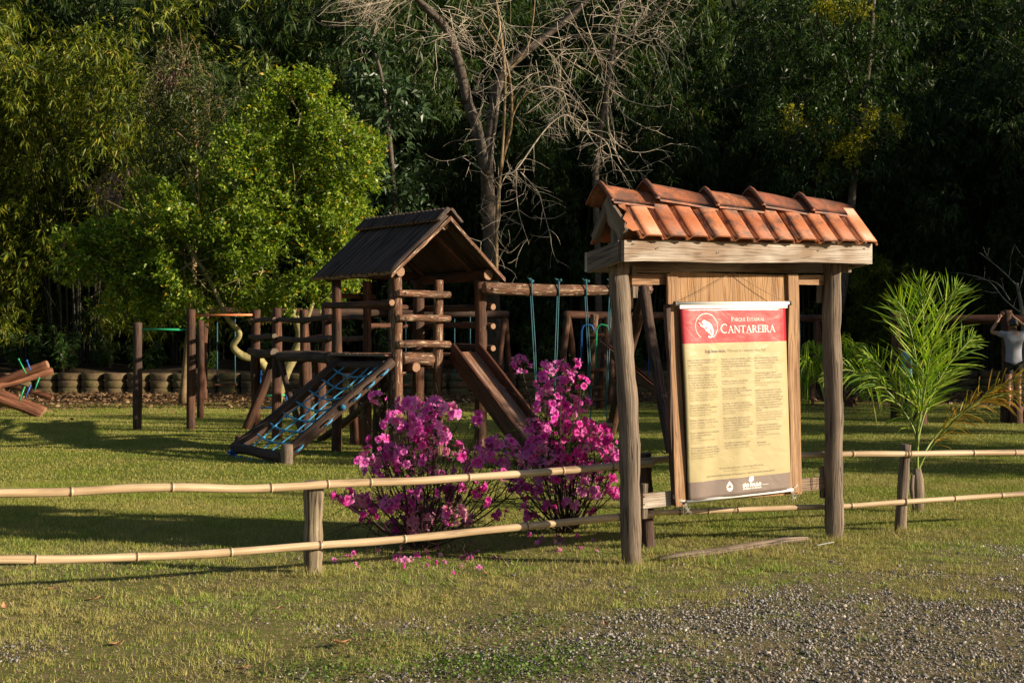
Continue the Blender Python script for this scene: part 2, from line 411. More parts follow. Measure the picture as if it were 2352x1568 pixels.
xs = axis(-160, -5, 5.5, 160, .07, 1.12); ys = axis(-30, 4.8, 12.5, 220, .07, 1.06)
X_, Y_ = np.meshgrid(xs, ys, indexing='ij')
Z_ = gzv(X_, Y_)
near = (X_ > -5.5) & (X_ < 6) & (Y_ > 4.5) & (Y_ < 13.5)
Z_ = Z_+near*((vnoise(X_, Y_, .3, 5)-.5)*.014)
me = bpy.data.meshes.new('lawn_ground'); nx, ny = X_.shape
idx = np.arange(nx*ny).reshape(nx, ny)
fc = np.stack([idx[:-1, :-1], idx[1:, :-1], idx[1:, 1:], idx[:-1, 1:]], -1).reshape(-1, 4)
me.vertices.add(nx*ny); me.vertices.foreach_set('co', np.stack([X_, Y_, Z_], -1).astype(np.float32).ravel())
me.loops.add(fc.size); me.loops.foreach_set('vertex_index', fc.astype(np.int32).ravel())
me.polygons.add(len(fc)); me.polygons.foreach_set('loop_start', np.arange(0, fc.size, 4, dtype=np.int32)); me.polygons.foreach_set('loop_total', np.full(len(fc), 4, dtype=np.int32))
me.polygons.foreach_set('use_smooth', np.ones(len(fc), dtype=bool)); me.update(calc_edges=True)
at = me.attributes.new('gravel', 'FLOAT', 'POINT'); at.data.foreach_set('value', gravelw(X_, Y_).astype(np.float32).ravel())
at = me.attributes.new('litter', 'FLOAT', 'POINT'); at.data.foreach_set('value', np.clip((Y_-29)/6+(vnoise(X_, Y_, 1.2, 4)-.5)*1.1, 0, 1).astype(np.float32).ravel())
def ground_mat():
    m, nt, b = mat('lawn_and_gravel_soil'); o = objsrc(nt)
    a = nt.nodes.new('ShaderNodeAttribute'); a.attribute_name = 'gravel'; l = nt.nodes.new('ShaderNodeAttribute'); l.attribute_name = 'litter'
    n1 = noise_n(nt, o, 1.1, 5, .6); n2 = noise_n(nt, o, 14, 6, .7); n3 = noise_n(nt, o, 90, 4, .7)
    gr = ramp(nt, n1, [(.3, (.12, .155, .026)), (.5, (.18, .205, .036)), (.72, (.25, .24, .065))])
    gr = mixc(nt, .75, gr, ramp(nt, n2, [(.3, (.55, .6, .5)), (.6, (1.1, 1.1, 1.1)), (.75, (1.4, 1.3, 1.1))]), 'MULTIPLY')
    gr = mixc(nt, .6, gr, ramp(nt, n3, [(.3, (.5, .55, .45)), (.65, (1.25, 1.2, 1.1))]), 'MULTIPLY')
    soil = mixc(nt, .8, ramp(nt, n2, [(.3, (.15, .115, .09)), (.7, (.29, .235, .195))]), ramp(nt, n3, [(.3, (.5, .5, .5)), (.7, (1.3, 1.3, 1.3))]), 'MULTIPLY')
    lit = mixc(nt, .8, ramp(nt, n2, [(.3, (.05, .030, .018)), (.5, (.12, .070, .035)), (.75, (.22, .15, .08))]), ramp(nt, n3, [(.3, (.5, .5, .5)), (.7, (1.3, 1.3, 1.3))]), 'MULTIPLY')
    c = mixc(nt, ramp(nt, a.outputs['Fac'], [(.12, (0, 0, 0)), (.6, (1, 1, 1))]), gr, soil)
    sxx = nt.nodes.new('ShaderNodeSeparateXYZ'); nt.links.new(o, sxx.inputs[0]); nrf = nt.nodes.new('ShaderNodeMapRange'); nrf.inputs[1].default_value = 8.5; nrf.inputs[2].default_value = 13; nrf.inputs[3].default_value = .8; nrf.inputs[4].default_value = 0; nt.links.new(sxx.outputs[1], nrf.inputs[0])
    c = mixc(nt, nrf.outputs[0], c, mixc(nt, ramp(nt, n2, [(.4, (0, 0, 0)), (.6, (1, 1, 1))]), (.24, .175, .10), (.115, .13, .03)))
    c = mixc(nt, ramp(nt, l.outputs['Fac'], [(.2, (0, 0, 0)), (.6, (1, 1, 1))]), c, lit)
    nt.links.new(c, b.inputs['Base Color']); b.inputs['Roughness'].default_value = .95; b.inputs['Specular IOR Level'].default_value = .1
    bump(nt, b, n3, .8, .02); return m
gobj = link('ground', me, ground_mat()); tag(gobj, kind='structure')

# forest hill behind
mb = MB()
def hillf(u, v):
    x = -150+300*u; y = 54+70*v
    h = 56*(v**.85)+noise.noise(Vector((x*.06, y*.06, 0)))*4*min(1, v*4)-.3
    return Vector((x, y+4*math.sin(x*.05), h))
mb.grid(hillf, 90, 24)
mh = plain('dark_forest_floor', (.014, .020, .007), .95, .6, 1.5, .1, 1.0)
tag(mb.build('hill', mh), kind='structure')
# raised bed behind the tyres
mb = MB()
def bedf(u, v):
    x = -30+60*u; y = 40.15+v*22
    z = .66*min(1, v*60)+v*1.2+.06*math.sin(x*1.7)+.05*math.sin(y*2.1+x)
    return Vector((x, y, z))
mb.grid(bedf, 120, 60)
msoil = plain('dark_leafy_soil', (.05, .036, .022), .95, .5, 6, .1, .8)
tag(mb.build('planting_bed', msoil), kind='structure')

# ---------------------------------------------------------------- grass, stones, litter (stuff)
def scatter(x0, x1, y0, y1, n, fov=True):
    x = rng.uniform(x0, x1, n); y = rng.uniform(y0, y1, n)
    if fov: k = np.abs(x) < .392*y*1.12+.5; x = x[k]; y = y[k]
    return x, y
def blades(x, y, h, w, lean):
    n = len(x); z = gzv(x, y)-.004
    a = rng.uniform(0, 6.283, n); dx = np.cos(a); dy = np.sin(a)
    h = h*(.45+rng.random(n)*.9); b = rng.uniform(0, 6.283, n); ln = lean*rng.random(n)
    V = np.empty((n, 3, 3)); c = np.stack([x, y, z], -1)
    V[:, 0] = c+np.stack([dx, dy, 0*dx], -1)*w[:, None]*.5
    V[:, 1] = c-np.stack([dx, dy, 0*dx], -1)*w[:, None]*.5
    V[:, 2] = c+np.stack([np.cos(b)*ln*h, np.sin(b)*ln*h, h*np.sqrt(np.maximum(.1, 1-ln*ln*.6))], -1)
    return V.reshape(-1, 3)
parts = []
x, y = scatter(-4.6, 5, 5.6, 10, 820000)
k = rng.random(len(x)) < grassd(x, y)*np.clip((vnoise(x, y, .07, 6)*.6+vnoise(x, y, .025, 16)*.6-.34)*2.6, 0, 1)*np.clip(vnoise(x, y, .5, 17)*1.6, .25, 1); x = x[k]; y = y[k]
parts.append(blades(x, y, .014+.030*vnoise(x, y, .12, 7)**1.5, rng.uniform(.003, .006, len(x)), 1.4))
x, y = scatter(-4.6, 5, 5.6, 10.5, 120000)      # straw lying about
k = rng.random(len(x)) < np.clip(.35+.9*(vnoise(x, y, .4, 21)-.4)+.25*gravelw(x, y), .05, 1); x = x[k]; y = y[k]; n = len(x)
a = rng.uniform(0, 6.283, n); Ls = rng.uniform(.015, .06, n); zz = gzv(x, y)+rng.uniform(.002, .022, n); w = rng.uniform(.0012, .0028, n)
SV = np.empty((n, 3, 3)); c_ = np.stack([x, y, zz], -1); dx = np.stack([np.cos(a), np.sin(a), rng.normal(size=n)*.2], -1); sx_ = np.stack([-np.sin(a), np.cos(a), 0*a], -1)
SV[:, 0] = c_-sx_*w[:, None]; SV[:, 1] = c_+sx_*w[:, None]; SV[:, 2] = c_+dx*Ls[:, None]
straw = SV.reshape(-1, 3)
parts_near = parts; parts = []
x, y = scatter(-6, 6.5, 10, 15, 500000)
k = rng.random(len(x)) < grassd(x, y); x = x[k]; y = y[k]
parts.append(blades(x, y, .020+.018*vnoise(x, y, .15, 8), np.full(len(x), .0055), 1.25))
x, y = scatter(-14, 14, 15, 34, 620000)
k = rng.random(len(x)) < grassd(x, y); x = x[k]; y = y[k]
parts.append(blades(x, y, np.full(len(x), .030), np.full(len(x), .010), 1.2))
V = np.concatenate(parts); Vn = np.concatenate(parts_near)
def grass_mat(nm, stops, pf):
    m, nt, b = mat(nm); g = nt.nodes.new('ShaderNodeNewGeometry')
    c = ramp(nt, g.outputs['Random Per Island'], stops)
    n = noise_n(nt, mapped(nt, g.outputs['Position'], (1, 1, 1)), .9, 3, .6)
    c = mixc(nt, ramp(nt, n, [(.40, (0, 0, 0)), (.56, (pf, pf, pf))]), c, (.46, .36, .14))
    nt.links.new(c, b.inputs['Base Color']); b.inputs['Roughness'].default_value = .6; b.inputs['Specular IOR Level'].default_value = .25
    t = nt.nodes.new('ShaderNodeBsdfTranslucent'); nt.links.new(c, t.inputs['Color'])
    mx = nt.nodes.new('ShaderNodeMixShader'); mx.inputs[0].default_value = .3
    nt.links.new(b.outputs[0], mx.inputs[1]); nt.links.new(t.outputs[0], mx.inputs[2]); nt.links.new(mx.outputs[0], nt.nodes['Material Output'].inputs[0]); return m
gA = grass_mat('grass_blades', [(0, (.12, .23, .018)), (.45, (.22, .34, .03)), (.68, (.34, .42, .06)), (.80, (.52, .44, .16)), (1, (.68, .56, .30))], .6)
gB = grass_mat('lawn_blades', [(0, (.13, .19, .022)), (.5, (.22, .28, .038)), (.85, (.32, .34, .06)), (1, (.48, .42, .15))], .5)
tag(link('near_grass', np_mesh('near_grass', Vn, 3), gA), 'coarse green and straw-coloured grass in front of the fence', 'grass', kind='stuff')
tag(link('grass', np_mesh('grass', V, 3), gB), 'short fresh green lawn grass behind the fence', 'grass', kind='stuff')
tp = []
for (px_, py_, r_, n_) in ((722, 1322, .16, 260), (1450, 1308, .22, 420), (1916, 1246, .2, 380), (2066, 1224, .14, 200), (1484, 1270, .12, 160), (1600, 1288, .3, 300), (1760, 1268, .35, 340), (2105, 1180, .2, 240), (1300, 1300, .5, 300), (900, 1330, .6, 300)):
    q = G(px_, py_); xx = q.x+rng.normal(size=n_)*r_*.6; yy = q.y+rng.normal(size=n_)*r_*.35-.03; tp.append(blades(xx, yy, np.full(n_, .075), np.full(n_, .0045), 1.2))
for _ in range(110):
    xx = rng.uniform(-4, 4.4); yy = rng.uniform(6, 11); n_ = rng.integers(25, 70)
    if abs(xx) > .4*yy: continue
    tp.append(blades(xx+rng.normal(size=n_)*.05, yy+rng.normal(size=n_)*.04, np.full(n_, rng.uniform(.04, .07)), np.full(n_, .0042), 1.4))
tag(link('grass_tufts', np_mesh('grass_tufts', np.concatenate(tp), 3), gA), 'longer grass tufts round the post feet and in the near lawn', 'grass', kind='stuff')
tag(link('straw', np_mesh('straw', straw, 3), leafmat('dry_straw', [(0, (.22, .15, .08)), (.6, (.42, .32, .18)), (1, (.60, .50, .34))], .7, .15, .2, (1, .95, .8))), 'dry cut grass stalks strewn over the near lawn and gravel', 'dry grass', kind='stuff')
# clover-like weeds by the gravel (small round leaves)
cw = []
for (cx, cy, r_, n) in ((-.05, 6.35, .30, 900), (.35, 6.6, .40, 700), (.9, 6.3, .3, 300), (-.6, 6.9, .3, 250), (1.6, 7.6, .4, 300), (-.9, 6.3, .22, 350), (2.2, 8.3, .3, 250), (.1, 7.4, .3, 250)):
    a = rng.uniform(0, 6.28, n); q = np.sqrt(rng.random(n))*r_*rng.uniform(.6, 1.2, n)
    cw.append(np.stack([cx+np.cos(a)*q*1.6, cy+np.sin(a)*q, .012+rng.random(n)*.03], -1))
c = np.concatenate(cw); d = rng.normal(size=c.shape); d[:, 2] = np.abs(d[:, 2])*.4
tag(link('weeds', np_mesh('weeds', leaves(c, d, rng.uniform(.012, .026, len(c)), rng.uniform(.010, .018, len(c)), .1), 4), leafmat('weed_leaves', [(0, (.06, .12, .02)), (1, (.16, .24, .04))], .5, .3)),
    'patches of low bright green weeds at the edge of the gravel', 'weeds', kind='stuff')

# gravel
def ico():
    bm = bmesh.new(); bmesh.ops.create_icosphere(bm, subdivisions=1, radius=1)
    v = np.array([q.co[:] for q in bm.verts]); f = np.array([[w.index for w in q.verts] for q in bm.faces]); bm.free(); return v, f
iv, iff = ico()
NV = 10; variants = []
for q in range(NV):
    w = iv*np.array([rng.uniform(.8, 1.35), rng.uniform(.65, 1.0), rng.uniform(.4, .68)])
    w = w+rng.normal(size=w.shape)*.13
    nn = unit(rng.normal(size=(7, 3)))
    for k_ in nn:
        dd = w@k_; w = w-np.maximum(dd-.42, 0)[:, None]*k_
    variants.append(w)
variants = np.array(variants)
def stones(x, y, r, sink=.35):
    n = len(x); z = gzv(x, y)
    vi = rng.integers(0, NV, n); a = rng.uniform(0, 6.283, n); B = variants[vi]*r[:, None, None]
    ca, sa = np.cos(a)[:, None], np.sin(a)[:, None]
    W = np.empty_like(B); W[..., 0] = B[..., 0]*ca-B[..., 1]*sa+x[:, None]; W[..., 1] = B[..., 0]*sa+B[..., 1]*ca+y[:, None]; W[..., 2] = B[..., 2]+z[:, None]+(r*(1-sink)*.5)[:, None]
    return W[:, iff].reshape(-1, 3)
x, y = scatter(-3.2, 5, 5.6, 10.5, 190000); g = gravelw(x, y)
k = rng.random(len(x)) < np.clip(g*1.25-.12, 0, 1)**1.4*.36+.0012; x = x[k]; y = y[k]
rr = rng.uniform(.005, .0135, len(x))*np.where(rng.random(len(x)) < .10, 1.7, 1)
sv = stones(x, y, rr)
x2, y2 = scatter(-3.2, 5, 5.6, 10, 120000); g2_ = gravelw(x2, y2)
k = rng.random(len(x2)) < np.clip(g2_*1.2-.1, 0, 1)*.5+.002; x2 = x2[k]; y2 = y2[k]
r2 = rng.uniform(.002, .0055, len(x2)); sv = np.concatenate([sv, stones(x2, y2, r2, .1)]); x = np.concatenate([x, x2])
def stone_mat():
    m, nt, b = mat('grey_crushed_stone'); g = nt.nodes.new('ShaderNodeNewGeometry')
    c = ramp(nt, g.outputs['Random Per Island'], [(0, (.13, .12, .12)), (.4, (.24, .225, .22)), (.8, (.36, .335, .315)), (.93, (.46, .38, .31)), (1, (.58, .53, .47))])
    n = noise_n(nt, objsrc(nt), 120, 3, .6); c = mixc(nt, .5, c, ramp(nt, n, [(.3, (.6, .6, .6)), (.7, (1.2, 1.2, 1.2))]), 'MULTIPLY')
    nt.links.new(c, b.inputs['Base Color']); b.inputs['Roughness'].default_value = .8; b.inputs['Specular IOR Level'].default_value = .3; return m
# merge duplicated corners per stone so every stone is one island: rebuild as shared-vertex mesh
def shared(W, F_, name):
    n, nv_, _ = W.shape; me = bpy.data.meshes.new(name)
    me.vertices.add(n*nv_); me.vertices.foreach_set('co', W.astype(np.float32).ravel())
    fa = (F_[None]+(np.arange(n)*nv_)[:, None, None]).reshape(-1, F_.shape[1]).astype(np.int32)
    me.loops.add(fa.size); me.loops.foreach_set('vertex_index', fa.ravel())
    me.polygons.add(len(fa)); me.polygons.foreach_set('loop_start', np.arange(0, fa.size, F_.shape[1], dtype=np.int32)); me.polygons.foreach_set('loop_total', np.full(len(fa), F_.shape[1], dtype=np.int32))
    me.update(calc_edges=True); return me
inv = sv.reshape(len(x), len(iff), 3, 3)
W = np.zeros((len(x), len(iv), 3))
for fi, f in enumerate(iff):
    for q in range(3): W[:, f[q]] = inv[:, fi, q]
tag(link('gravel', shared(W, iff, 'gravel'), stone_mat()), 'loose grey crushed stone scattered over bare soil in the foreground', 'gravel', kind='stuff')

# leaf litter by the tyres + scattered dry leaves
x = rng.uniform(-16, 16, 16000); y = 39.3-np.abs(rng.normal(size=16000))*3.6
k = (y > 22) & (np.abs(x) < .42*y); x = x[k]; y = y[k]
n = len(x); c = np.stack([x, y, gzv(x, y)+.01+rng.random(n)*.05], -1); d = rng.normal(size=c.shape); d[:, 2] *= .3
tag(link('leaf_litter', np_mesh('leaf_litter', leaves(c, d, rng.uniform(.08, .17, n), rng.uniform(.03, .07, n), .0), 4), leafmat('fallen_dry_leaves', [(0, (.08, .045, .025)), (.6, (.19, .11, .055)), (1, (.34, .23, .12))], .8, .1, .2, (1, .9, .7))),
    'brown fallen leaves strewn along the foot of the tyre wall', 'leaf litter', kind='stuff')
mdl = leafmat('single_dry_leaf', [(0, (.32, .15, .07)), (1, (.50, .30, .16))], .7, .1, .2, (1, .9, .7))
def curled_leaf(L, W, name):
    mb = MB()
    mb.grid(lambda u, v: Vector(((u-.5)*L, (v-.5)*W*math.sin(math.pi*(.08+.88*u)), .012+.25*W*(2*v-1)**2+.12*L*(2*u-1)**2)), 5, 3)
    me = bpy.data.meshes.new(name); me.from_pydata([tuple(v) for v in mb.v], [], mb.f); me.polygons.foreach_set('use_smooth', mb.sm); me.materials.append(mdl); return me
lm = curled_leaf(.075, .034, 'fallen_leaf')
for i, (px, py, s_, rz) in enumerate(((218, 1380, 1.0, .3), (10, 1400, 1.2, 2), (270, 1484, 1.0, .6), (120, 1355, .9, 1.2), (1020, 1372, .7, .5), (1120, 1320, .8, 2.6), (785, 1487, 1.6, .9), (1393, 1437, .9, 1.9), (560, 1542, 1.1, 2.8), (640, 1400, .7, 1.1))):
    o = bpy.data.objects.new('fallen_leaf', lm); COL.objects.link(o); o.location = G(px, py); o.rotation_euler = (random.uniform(-.3, .3), random.uniform(-.3, .3), rz); o.scale = (s_, s_, s_)
    tag(o, 'single dry orange-brown leaf lying on the grass in front of the fence', 'leaf', 'single dry leaves on the near grass')

# ================================================================ notice board shelter
SL = Vector((.84, 9.30, 0)); SU = Vector((.879, .477, 0)); SN = Vector((.477, -.879, 0))
def Wp(s, t, z): return SL+SU*s+SN*t+Vector((0, 0, z))
def SS(px, t):
    k = (px-1176)/F; return ((9.3-.879*t)*k-.84-.477*t)/(.879-.477*k)
def SP(px, py, t):
    s = SS(px, t); q = Wp(s, t, 0); return Wp(s, t, 1.6-(py-784)/F*q.y)
UP = Vector((0, 0, 1))
sb = thing('notice_board', 'wooden notice board frame with a small clay-tiled roof on two grey posts', 'notice board', Wp(.95, 0, .03))
def pathpost(pl, d, r, name, m=M['grey']):
    mb = MB(); pts = [P(a, b, d) for a, b in pl]
    # resample
    out = []; 
    for i in range(len(pts)-1):
        for q in range(4): out.append(pts[i].lerp(pts[i+1], q/4))
    out.append(pts[-1])
    n = len(out); rad = [r*(1+.05*math.sin(i*1.3)+.03*math.sin(i*2.9+1)) for i in range(n)]
    mb.tube(out, rad, 18, True, .035, 0, 1, sq=.35); return mb.build(name, [m, M['endg']], sb)
pathpost([(1421, 560), (1421, 640), (1427, 720), (1434, 820), (1442, 920), (1446, 1020), (1447, 1140), (1450, 1306)], 9.3, .079, 'post')
dR = 10.2
pathpost([(1911, 560), (1911, 660), (1909, 760), (1913, 860), (1916, 960), (1914, 1060), (1916, 1160), (1916, 1244)], dR, .073, 'post')
# front and back beams, side planks
def beamz(px, yt, yb, t): a = SP(px, yt, t); b = SP(px, yb, t); return a, b
for t, nm, dz in ((.235, 'front_beam', 0), (-.235, 'rear_beam', -.05)):
    a = SP(1430, 552, .235); b = SP(1430, 601, .235); c = SP(1998, 563, .235); d = SP(1998, 603, .235)
    off = SN*(t-.235)+UP*dz
    mb = MB(); p0 = (a+b)/2+off; p1 = (c+d)/2+off
    mb.plank(p0, p1, (a-b)/2, SN*.022, 14, .004); mb.build(nm, M['beam'], sb)
a = SP(1430, 552, .235); c = SP(1998, 563, .235)
for e, s_ in ((a, -.014), (c, .014)):
    mb = MB(); q = e-UP*.075
    mb.plank(q+SU*s_*.0-SN*.028, q-SN*.44-UP*.055, UP*.072, SU*.018, 6, .003); mb.build('side_plank', M['grey'], sb)
# rafters and gable pieces
for s_ in (-.17, .0, 1.89, 2.02):
    for sg in (1, -1):
        mb = MB(); mb.plank(Wp(s_, .20*sg, 2.34), Wp(s_, .012*sg, 2.58), SU*.02, (SN*sg*.02+UP*.02), 4, .002); mb.build('rafter', M['grey'], sb)
mb = MB(); mb.plank(Wp(-.12, 0, 2.12), Wp(-.12, 0, 2.58), SN*.055, SU*.015, 5, .006); mb.build('gable_post', M['grey'], sb)
mb = MB(); mb.plank(Wp(-.19, .20, 2.34), Wp(-.21, .02, 2.60), (SN*.045+UP*.04), SU*.012, 8, .012); mb.build('broken_gable_board', M['grey'], sb)['label'] = 'splintered grey gable board'
mb = MB(); mb.plank(Wp(2.02, 0, 2.14), Wp(2.02, 0, 2.6), SN*.05, SU*.015, 5, .004); mb.build('gable_post', M['grey'], sb)
# roof tiles
roofm = MB()
prof = [(-.108, .006), (-.078, .004), (-.070, .024), (-.060, .033), (-.03, .035), (.04, .035), (.066, .033), (.077, .022), (.084, .004), (.100, .001)]
NT = 11; s0, s1 = -.13, 2.06
def tile(mb, sc, t0, z0, t1, z1, sg, th=.013, mi=0, w=.205/.205, skew=0):
    nu = 7; b = len(mb.v); nrm = (SN*sg*(z0-z1)*-1+UP*abs(t0-t1)).normalized()
    for (t, z) in ((t0, z0), (t0+(t1-t0)*.5, z0+(z1-z0)*.5), (t1, z1)):
        k = (t-t0)/(t1-t0)
        for layer in (0, 1):
            for (pu, ph) in prof:
                hh = ph*(1.0-.15*k)+(th if layer else 0)
                mb.v.append(Wp(sc+pu*w+skew*k, t*sg, z)+nrm*hh+SU*0)
    m = len(prof)
    for r_ in range(2):
        for l_ in (0, 1):
            for i in range(m-1):
                o0 = b+(r_*2+l_)*m+i; o1 = b+((r_+1)*2+l_)*m+i
                q = [o0, o0+1, o1+1, o1]
                mb.face(q if l_ else q[::-1], [(0, 0)]*4, mi, True)
    for r_ in (0, 2):
        for i in range(m-1):
            o0 = b+(r_*2)*m+i; mb.face([o0, o0+1, o0+m+1, o0+m], [(0, 0)]*4, mi, False)
    for i in (0, m-1):
        for r_ in range(2):
            o0 = b+(r_*2)*m+i; o1 = b+((r_+1)*2)*m+i; mb.face([o0, o0+m, o1+m, o1], [(0, 0)]*4, mi, False)
for sg, nm in ((1, 'front'), (-1, 'rear')):
    mb = MB()
    for i in range(NT):
        sc = s0+(s1-s0)*(i+.5)/NT+random.uniform(-.009, .009)
        mi = 1 if (i in (0, NT-1) and sg == 1) else 0
        zr = 2.302+.03*(i/NT)+random.uniform(-.004, .006)
        tile(mb, sc, .310+random.uniform(-.012, .012), zr, .05, zr+.275, sg, mi=mi, w=.98, skew=random.uniform(-.014, .014))
    ro = mb.build('roof_tiles', [M['tile'], M['tilen']], sb)
# broken first tile edge
mb = MB()
def brk(u, v):
    e = .03*math.sin(v*9)+.02*math.sin(v*23)
    return Wp(-.145-.05*(1-u)-e*(1-u), .29*(1-v)+.03, 2.345+.30*v)+(SN+UP).normalized()*(.012+.012*u)
mb.grid(brk, 2, 10); mb.build('broken_tile_edge', [M['tilen']], sb)
# ridge caps
mb = MB()
capn = 5; cs = [(-.27, .17), (.11, .68), (.64, 1.12), (1.06, 1.60), (1.54, 2.04)]
cz = [2.655, 2.690, 2.665, 2.690, 2.672]
for i, (a0, a1) in enumerate(cs):
    segs = [(0, 1.12, .012), (.02, 1.17, .018), (.055, 1.16, .017), (.085, 1.04, .004), (.5, 1.0, .0), (1, .93, -.012)]
    b = len(mb.v); K = 11; tilt = [-.012, -.03, -.005, -.030, -.008][i]
    for layer in (0, 1):
        for (q, sc_, dz) in segs:
            for k in range(K):
                x = -1+2*k/(K-1); h = (1-abs(x)**1.35)
                w_ = .145*sc_; hh = .125*sc_
                mb.v.append(Wp(a0+(a1-a0)*q, x*w_, cz[i]-.085+dz+tilt*q+h*hh-(.014 if layer else 0)))
    ns = len(segs)
    for layer in (0, 1):
        for r_ in range(ns-1):
            for k in range(K-1):
                o0 = b+(layer*ns+r_)*K+k; q = [o0, o0+1, o0+K+1, o0+K]
                mb.face(q if layer else q[::-1], [(0, 0)]*4, 0, True)
    for r_ in (0, ns-1):
        for k in range(K-1):
            o0 = b+r_*K+k; o1 = b+(ns+r_)*K+k; mb.face([o0, o0+1, o1+1, o1], [(0, 0)]*4, 0, False)
    for k in (0, K-1):
        for r_ in range(ns-1):
            o0 = b+r_*K+k; o1 = b+(ns+r_)*K+k; mb.face([o0, o1, o1+K, o0+K], [(0, 0)]*4, 0, False)
mb.build('ridge_tiles', [M['ridge']], sb)
# cross rails behind the board, cleats
def rail(pxa, ya, pxb, yb, t, hw, ht, nm, m):
    a = SP(pxa, ya, t); b = SP(pxb, yb, t); mb = MB(); mb.plank(a, b, UP*hw, SN*ht, 10, .003); return mb.build(nm, m, sb)
rail(1449, 641, 1901, 643, -.035, .040, .014, 'upper_rail', M['batten'])
rail(1474, 1150, 1908, 1107, -.035, .050, .016, 'lower_rail', M['beam'])
rail(1450, 668, 1450.5, 700, -.02, .03, .02, 'cleat', M['grey'])
for (px, y0, y1, w) in ((1455, 612, 684, .022), (1886, 655, 695, .030), (1479, 1110, 1190, .022), (1893, 1070, 1143, .030)):
    a = SP(px, y0, -.055); b = SP(px, y1, -.055); mb = MB(); mb.plank(a, b, SU*w, SN*.018, 5, .002); mb.build('cleat', M['grey'], sb)
# board and battens
mb = MB(); a = SP(1533, 628, -.01); b = SP(1556, 1150, -.01); c = SP(1832, 628, -.01)
tl = SP(1534, 629, -.006); tr = SP(1832, 629, -.006); bl = SP(1560, 1160, -.006); br = SP(1831, 1128, -.006)
wid = SU*((tr-tl).length/2)
mb.plank((tl+tr)/2, (bl+br)/2, wid*.985, SN*.009, 10, .002); mb.build('board', M['ply'], sb)
for (x0, x1, y0, y1, w, k) in ((1543, 1562, 629, 1162, .046, 0), (1820, 1826, 630, 1131, .052, 1)):
    mb = MB(); mb.plank(SP(x0, y0, .018), SP(x1, y1, .018), SU*w, SN*.012, 14, .006); mb.build('batten', M['batten'], sb)
mb = MB(); mb.plank(SP(1531, 700, .008), SP(1548, 1160, .008), SU*.012, SN*.02, 18, .006); mb.build('split_bark_strip', M['logg'], sb)
# nails
mb = MB()
for (px, py, t) in ((1480, 1140, -.015), (1480, 1158, -.015), (1900, 1100, -.015), (1455, 560, .262), (1985, 571, .262), (1880, 575, .262), (1650, 580, .262), (1510, 570, .262)):
    q = SP(px, py, t); mb.tube([q, q+SN*.004], .005, 8)
mb.build('nail_heads', plain('rusty_nail', (.06, .035, .025), .7, .2), sb)
# wire loop on lower rail
mb = MB(); q = SP(1868, 1104, -.017)
mb.tube([q+SU*(.02*math.cos(a_))+UP*(.062*math.sin(a_))+SN*(.01+.012*math.cos(a_)) for a_ in [k*6.283/16 for k in range(17)]], .0022, 6); mb.build('wire_loop', M['node'], sb)

# ---------------------------------------------------------------- banner
bt = thing('banner', 'long printed vinyl banner with red heading and tan text panel hung on the notice board', 'banner', Wp(.9, .05, 1.1))
C_TL = SP(1563, 706, .065); C_TR = SP(1806, 704, .065); C_BL = SP(1583, 1150, .06); C_BR = SP(1819, 1123, .06)
def bn(a, b, off=0):
    p = C_TL.lerp(C_TR, a).lerp(C_BL.lerp(C_BR, a), b)
    f = .010*math.sin((a*2.1+b*1.1)*3.1)*b*(1-b*.4)+.006*math.sin(a*9+b*5)*b*(1-b)*2+.009*math.exp(-((a-.02)/.06)**2)*math.sin(b*3.1)
    f += .012*math.exp(-((a-.10-.22*(1-b))/.06)**2)*min(1, b*3)+.008*math.exp(-((a-.45-.25*(1-b))/.07)**2)*min(1, b*2)-.006*math.exp(-((a-.22-.22*(1-b))/.06)**2)*b
    f -= .014*math.exp(-((a-1.0)/.05)**2)+.010*math.exp(-(a/.035)**2)
    return p+SN*(f+off)
def banner_mat():
    m, nt, b = mat('printed_vinyl'); uv = uvsrc(nt); sx = nt.nodes.new('ShaderNodeSeparateXYZ'); nt.links.new(uv, sx.inputs[0])
    c = ramp(nt, sx.outputs[1], [(0, (.36, .018, .036)), (.187, (.41, .34, .185)), (.905, (.20, .155, .14)), (1, (.20, .155, .14))], 'CONSTANT')
    nt.links.new(c, b.inputs['Base Color']); b.inputs['Roughness'].default_value = .30; b.inputs['Specular IOR Level'].default_value = .55
    n = noise_n(nt, mapped(nt, uv, (7, 11, 1)), 1, 3, .5, .5); bump(nt, b, n, .35, .012); return m
mb = MB(); mb.grid(bn, 36, 56); o = mb.build('cloth', banner_mat(), bt)
sd = o.modifiers.new('thickness', 'SOLIDIFY'); sd.thickness = .0015; sd.offset = -1 if True else 0
mb = MB(); a = SP(1553, 697, .07); b = SP(1812, 696, .07)
mb.tube([a, b], .013, 14); mb.plank(a+SU*.03-UP*.024, b-SU*.02-UP*.024, UP*.013, SN*.006, 2, 0); mb.build('top_rod', M['white'], bt)
mb = MB(); 
for q, s_ in ((a, -1), (b, 1)): mb.tube([q, q+SU*.018*s_], .017, 12)
mb.build('rod_caps', plain('grey_plastic', (.12, .11, .11), .5), bt)
mb = MB(); a2 = bn(0, 1)-SU*.02-UP*.006; b2 = bn(1, 1)+SU*.02-UP*.006
mb.tube([a2, b2], .012, 14); mb.build('bottom_rod', M['white'], bt)
mb = MB(); top = SP(1683, 629, .03)
for q in (a, b):
    pts = [q+(top+SU*(-.03 if q is a else .03)-q)*k/6-UP*.012*math.sin(k/6*3.14) for k in range(7)]
    mb.tube(pts, .0022, 6)
mb.tube([top-SU*.03, top+UP*.012, top+SU*.03], .0022, 6); mb.build('hanging_cord', M['string'], bt)
mb = MB()
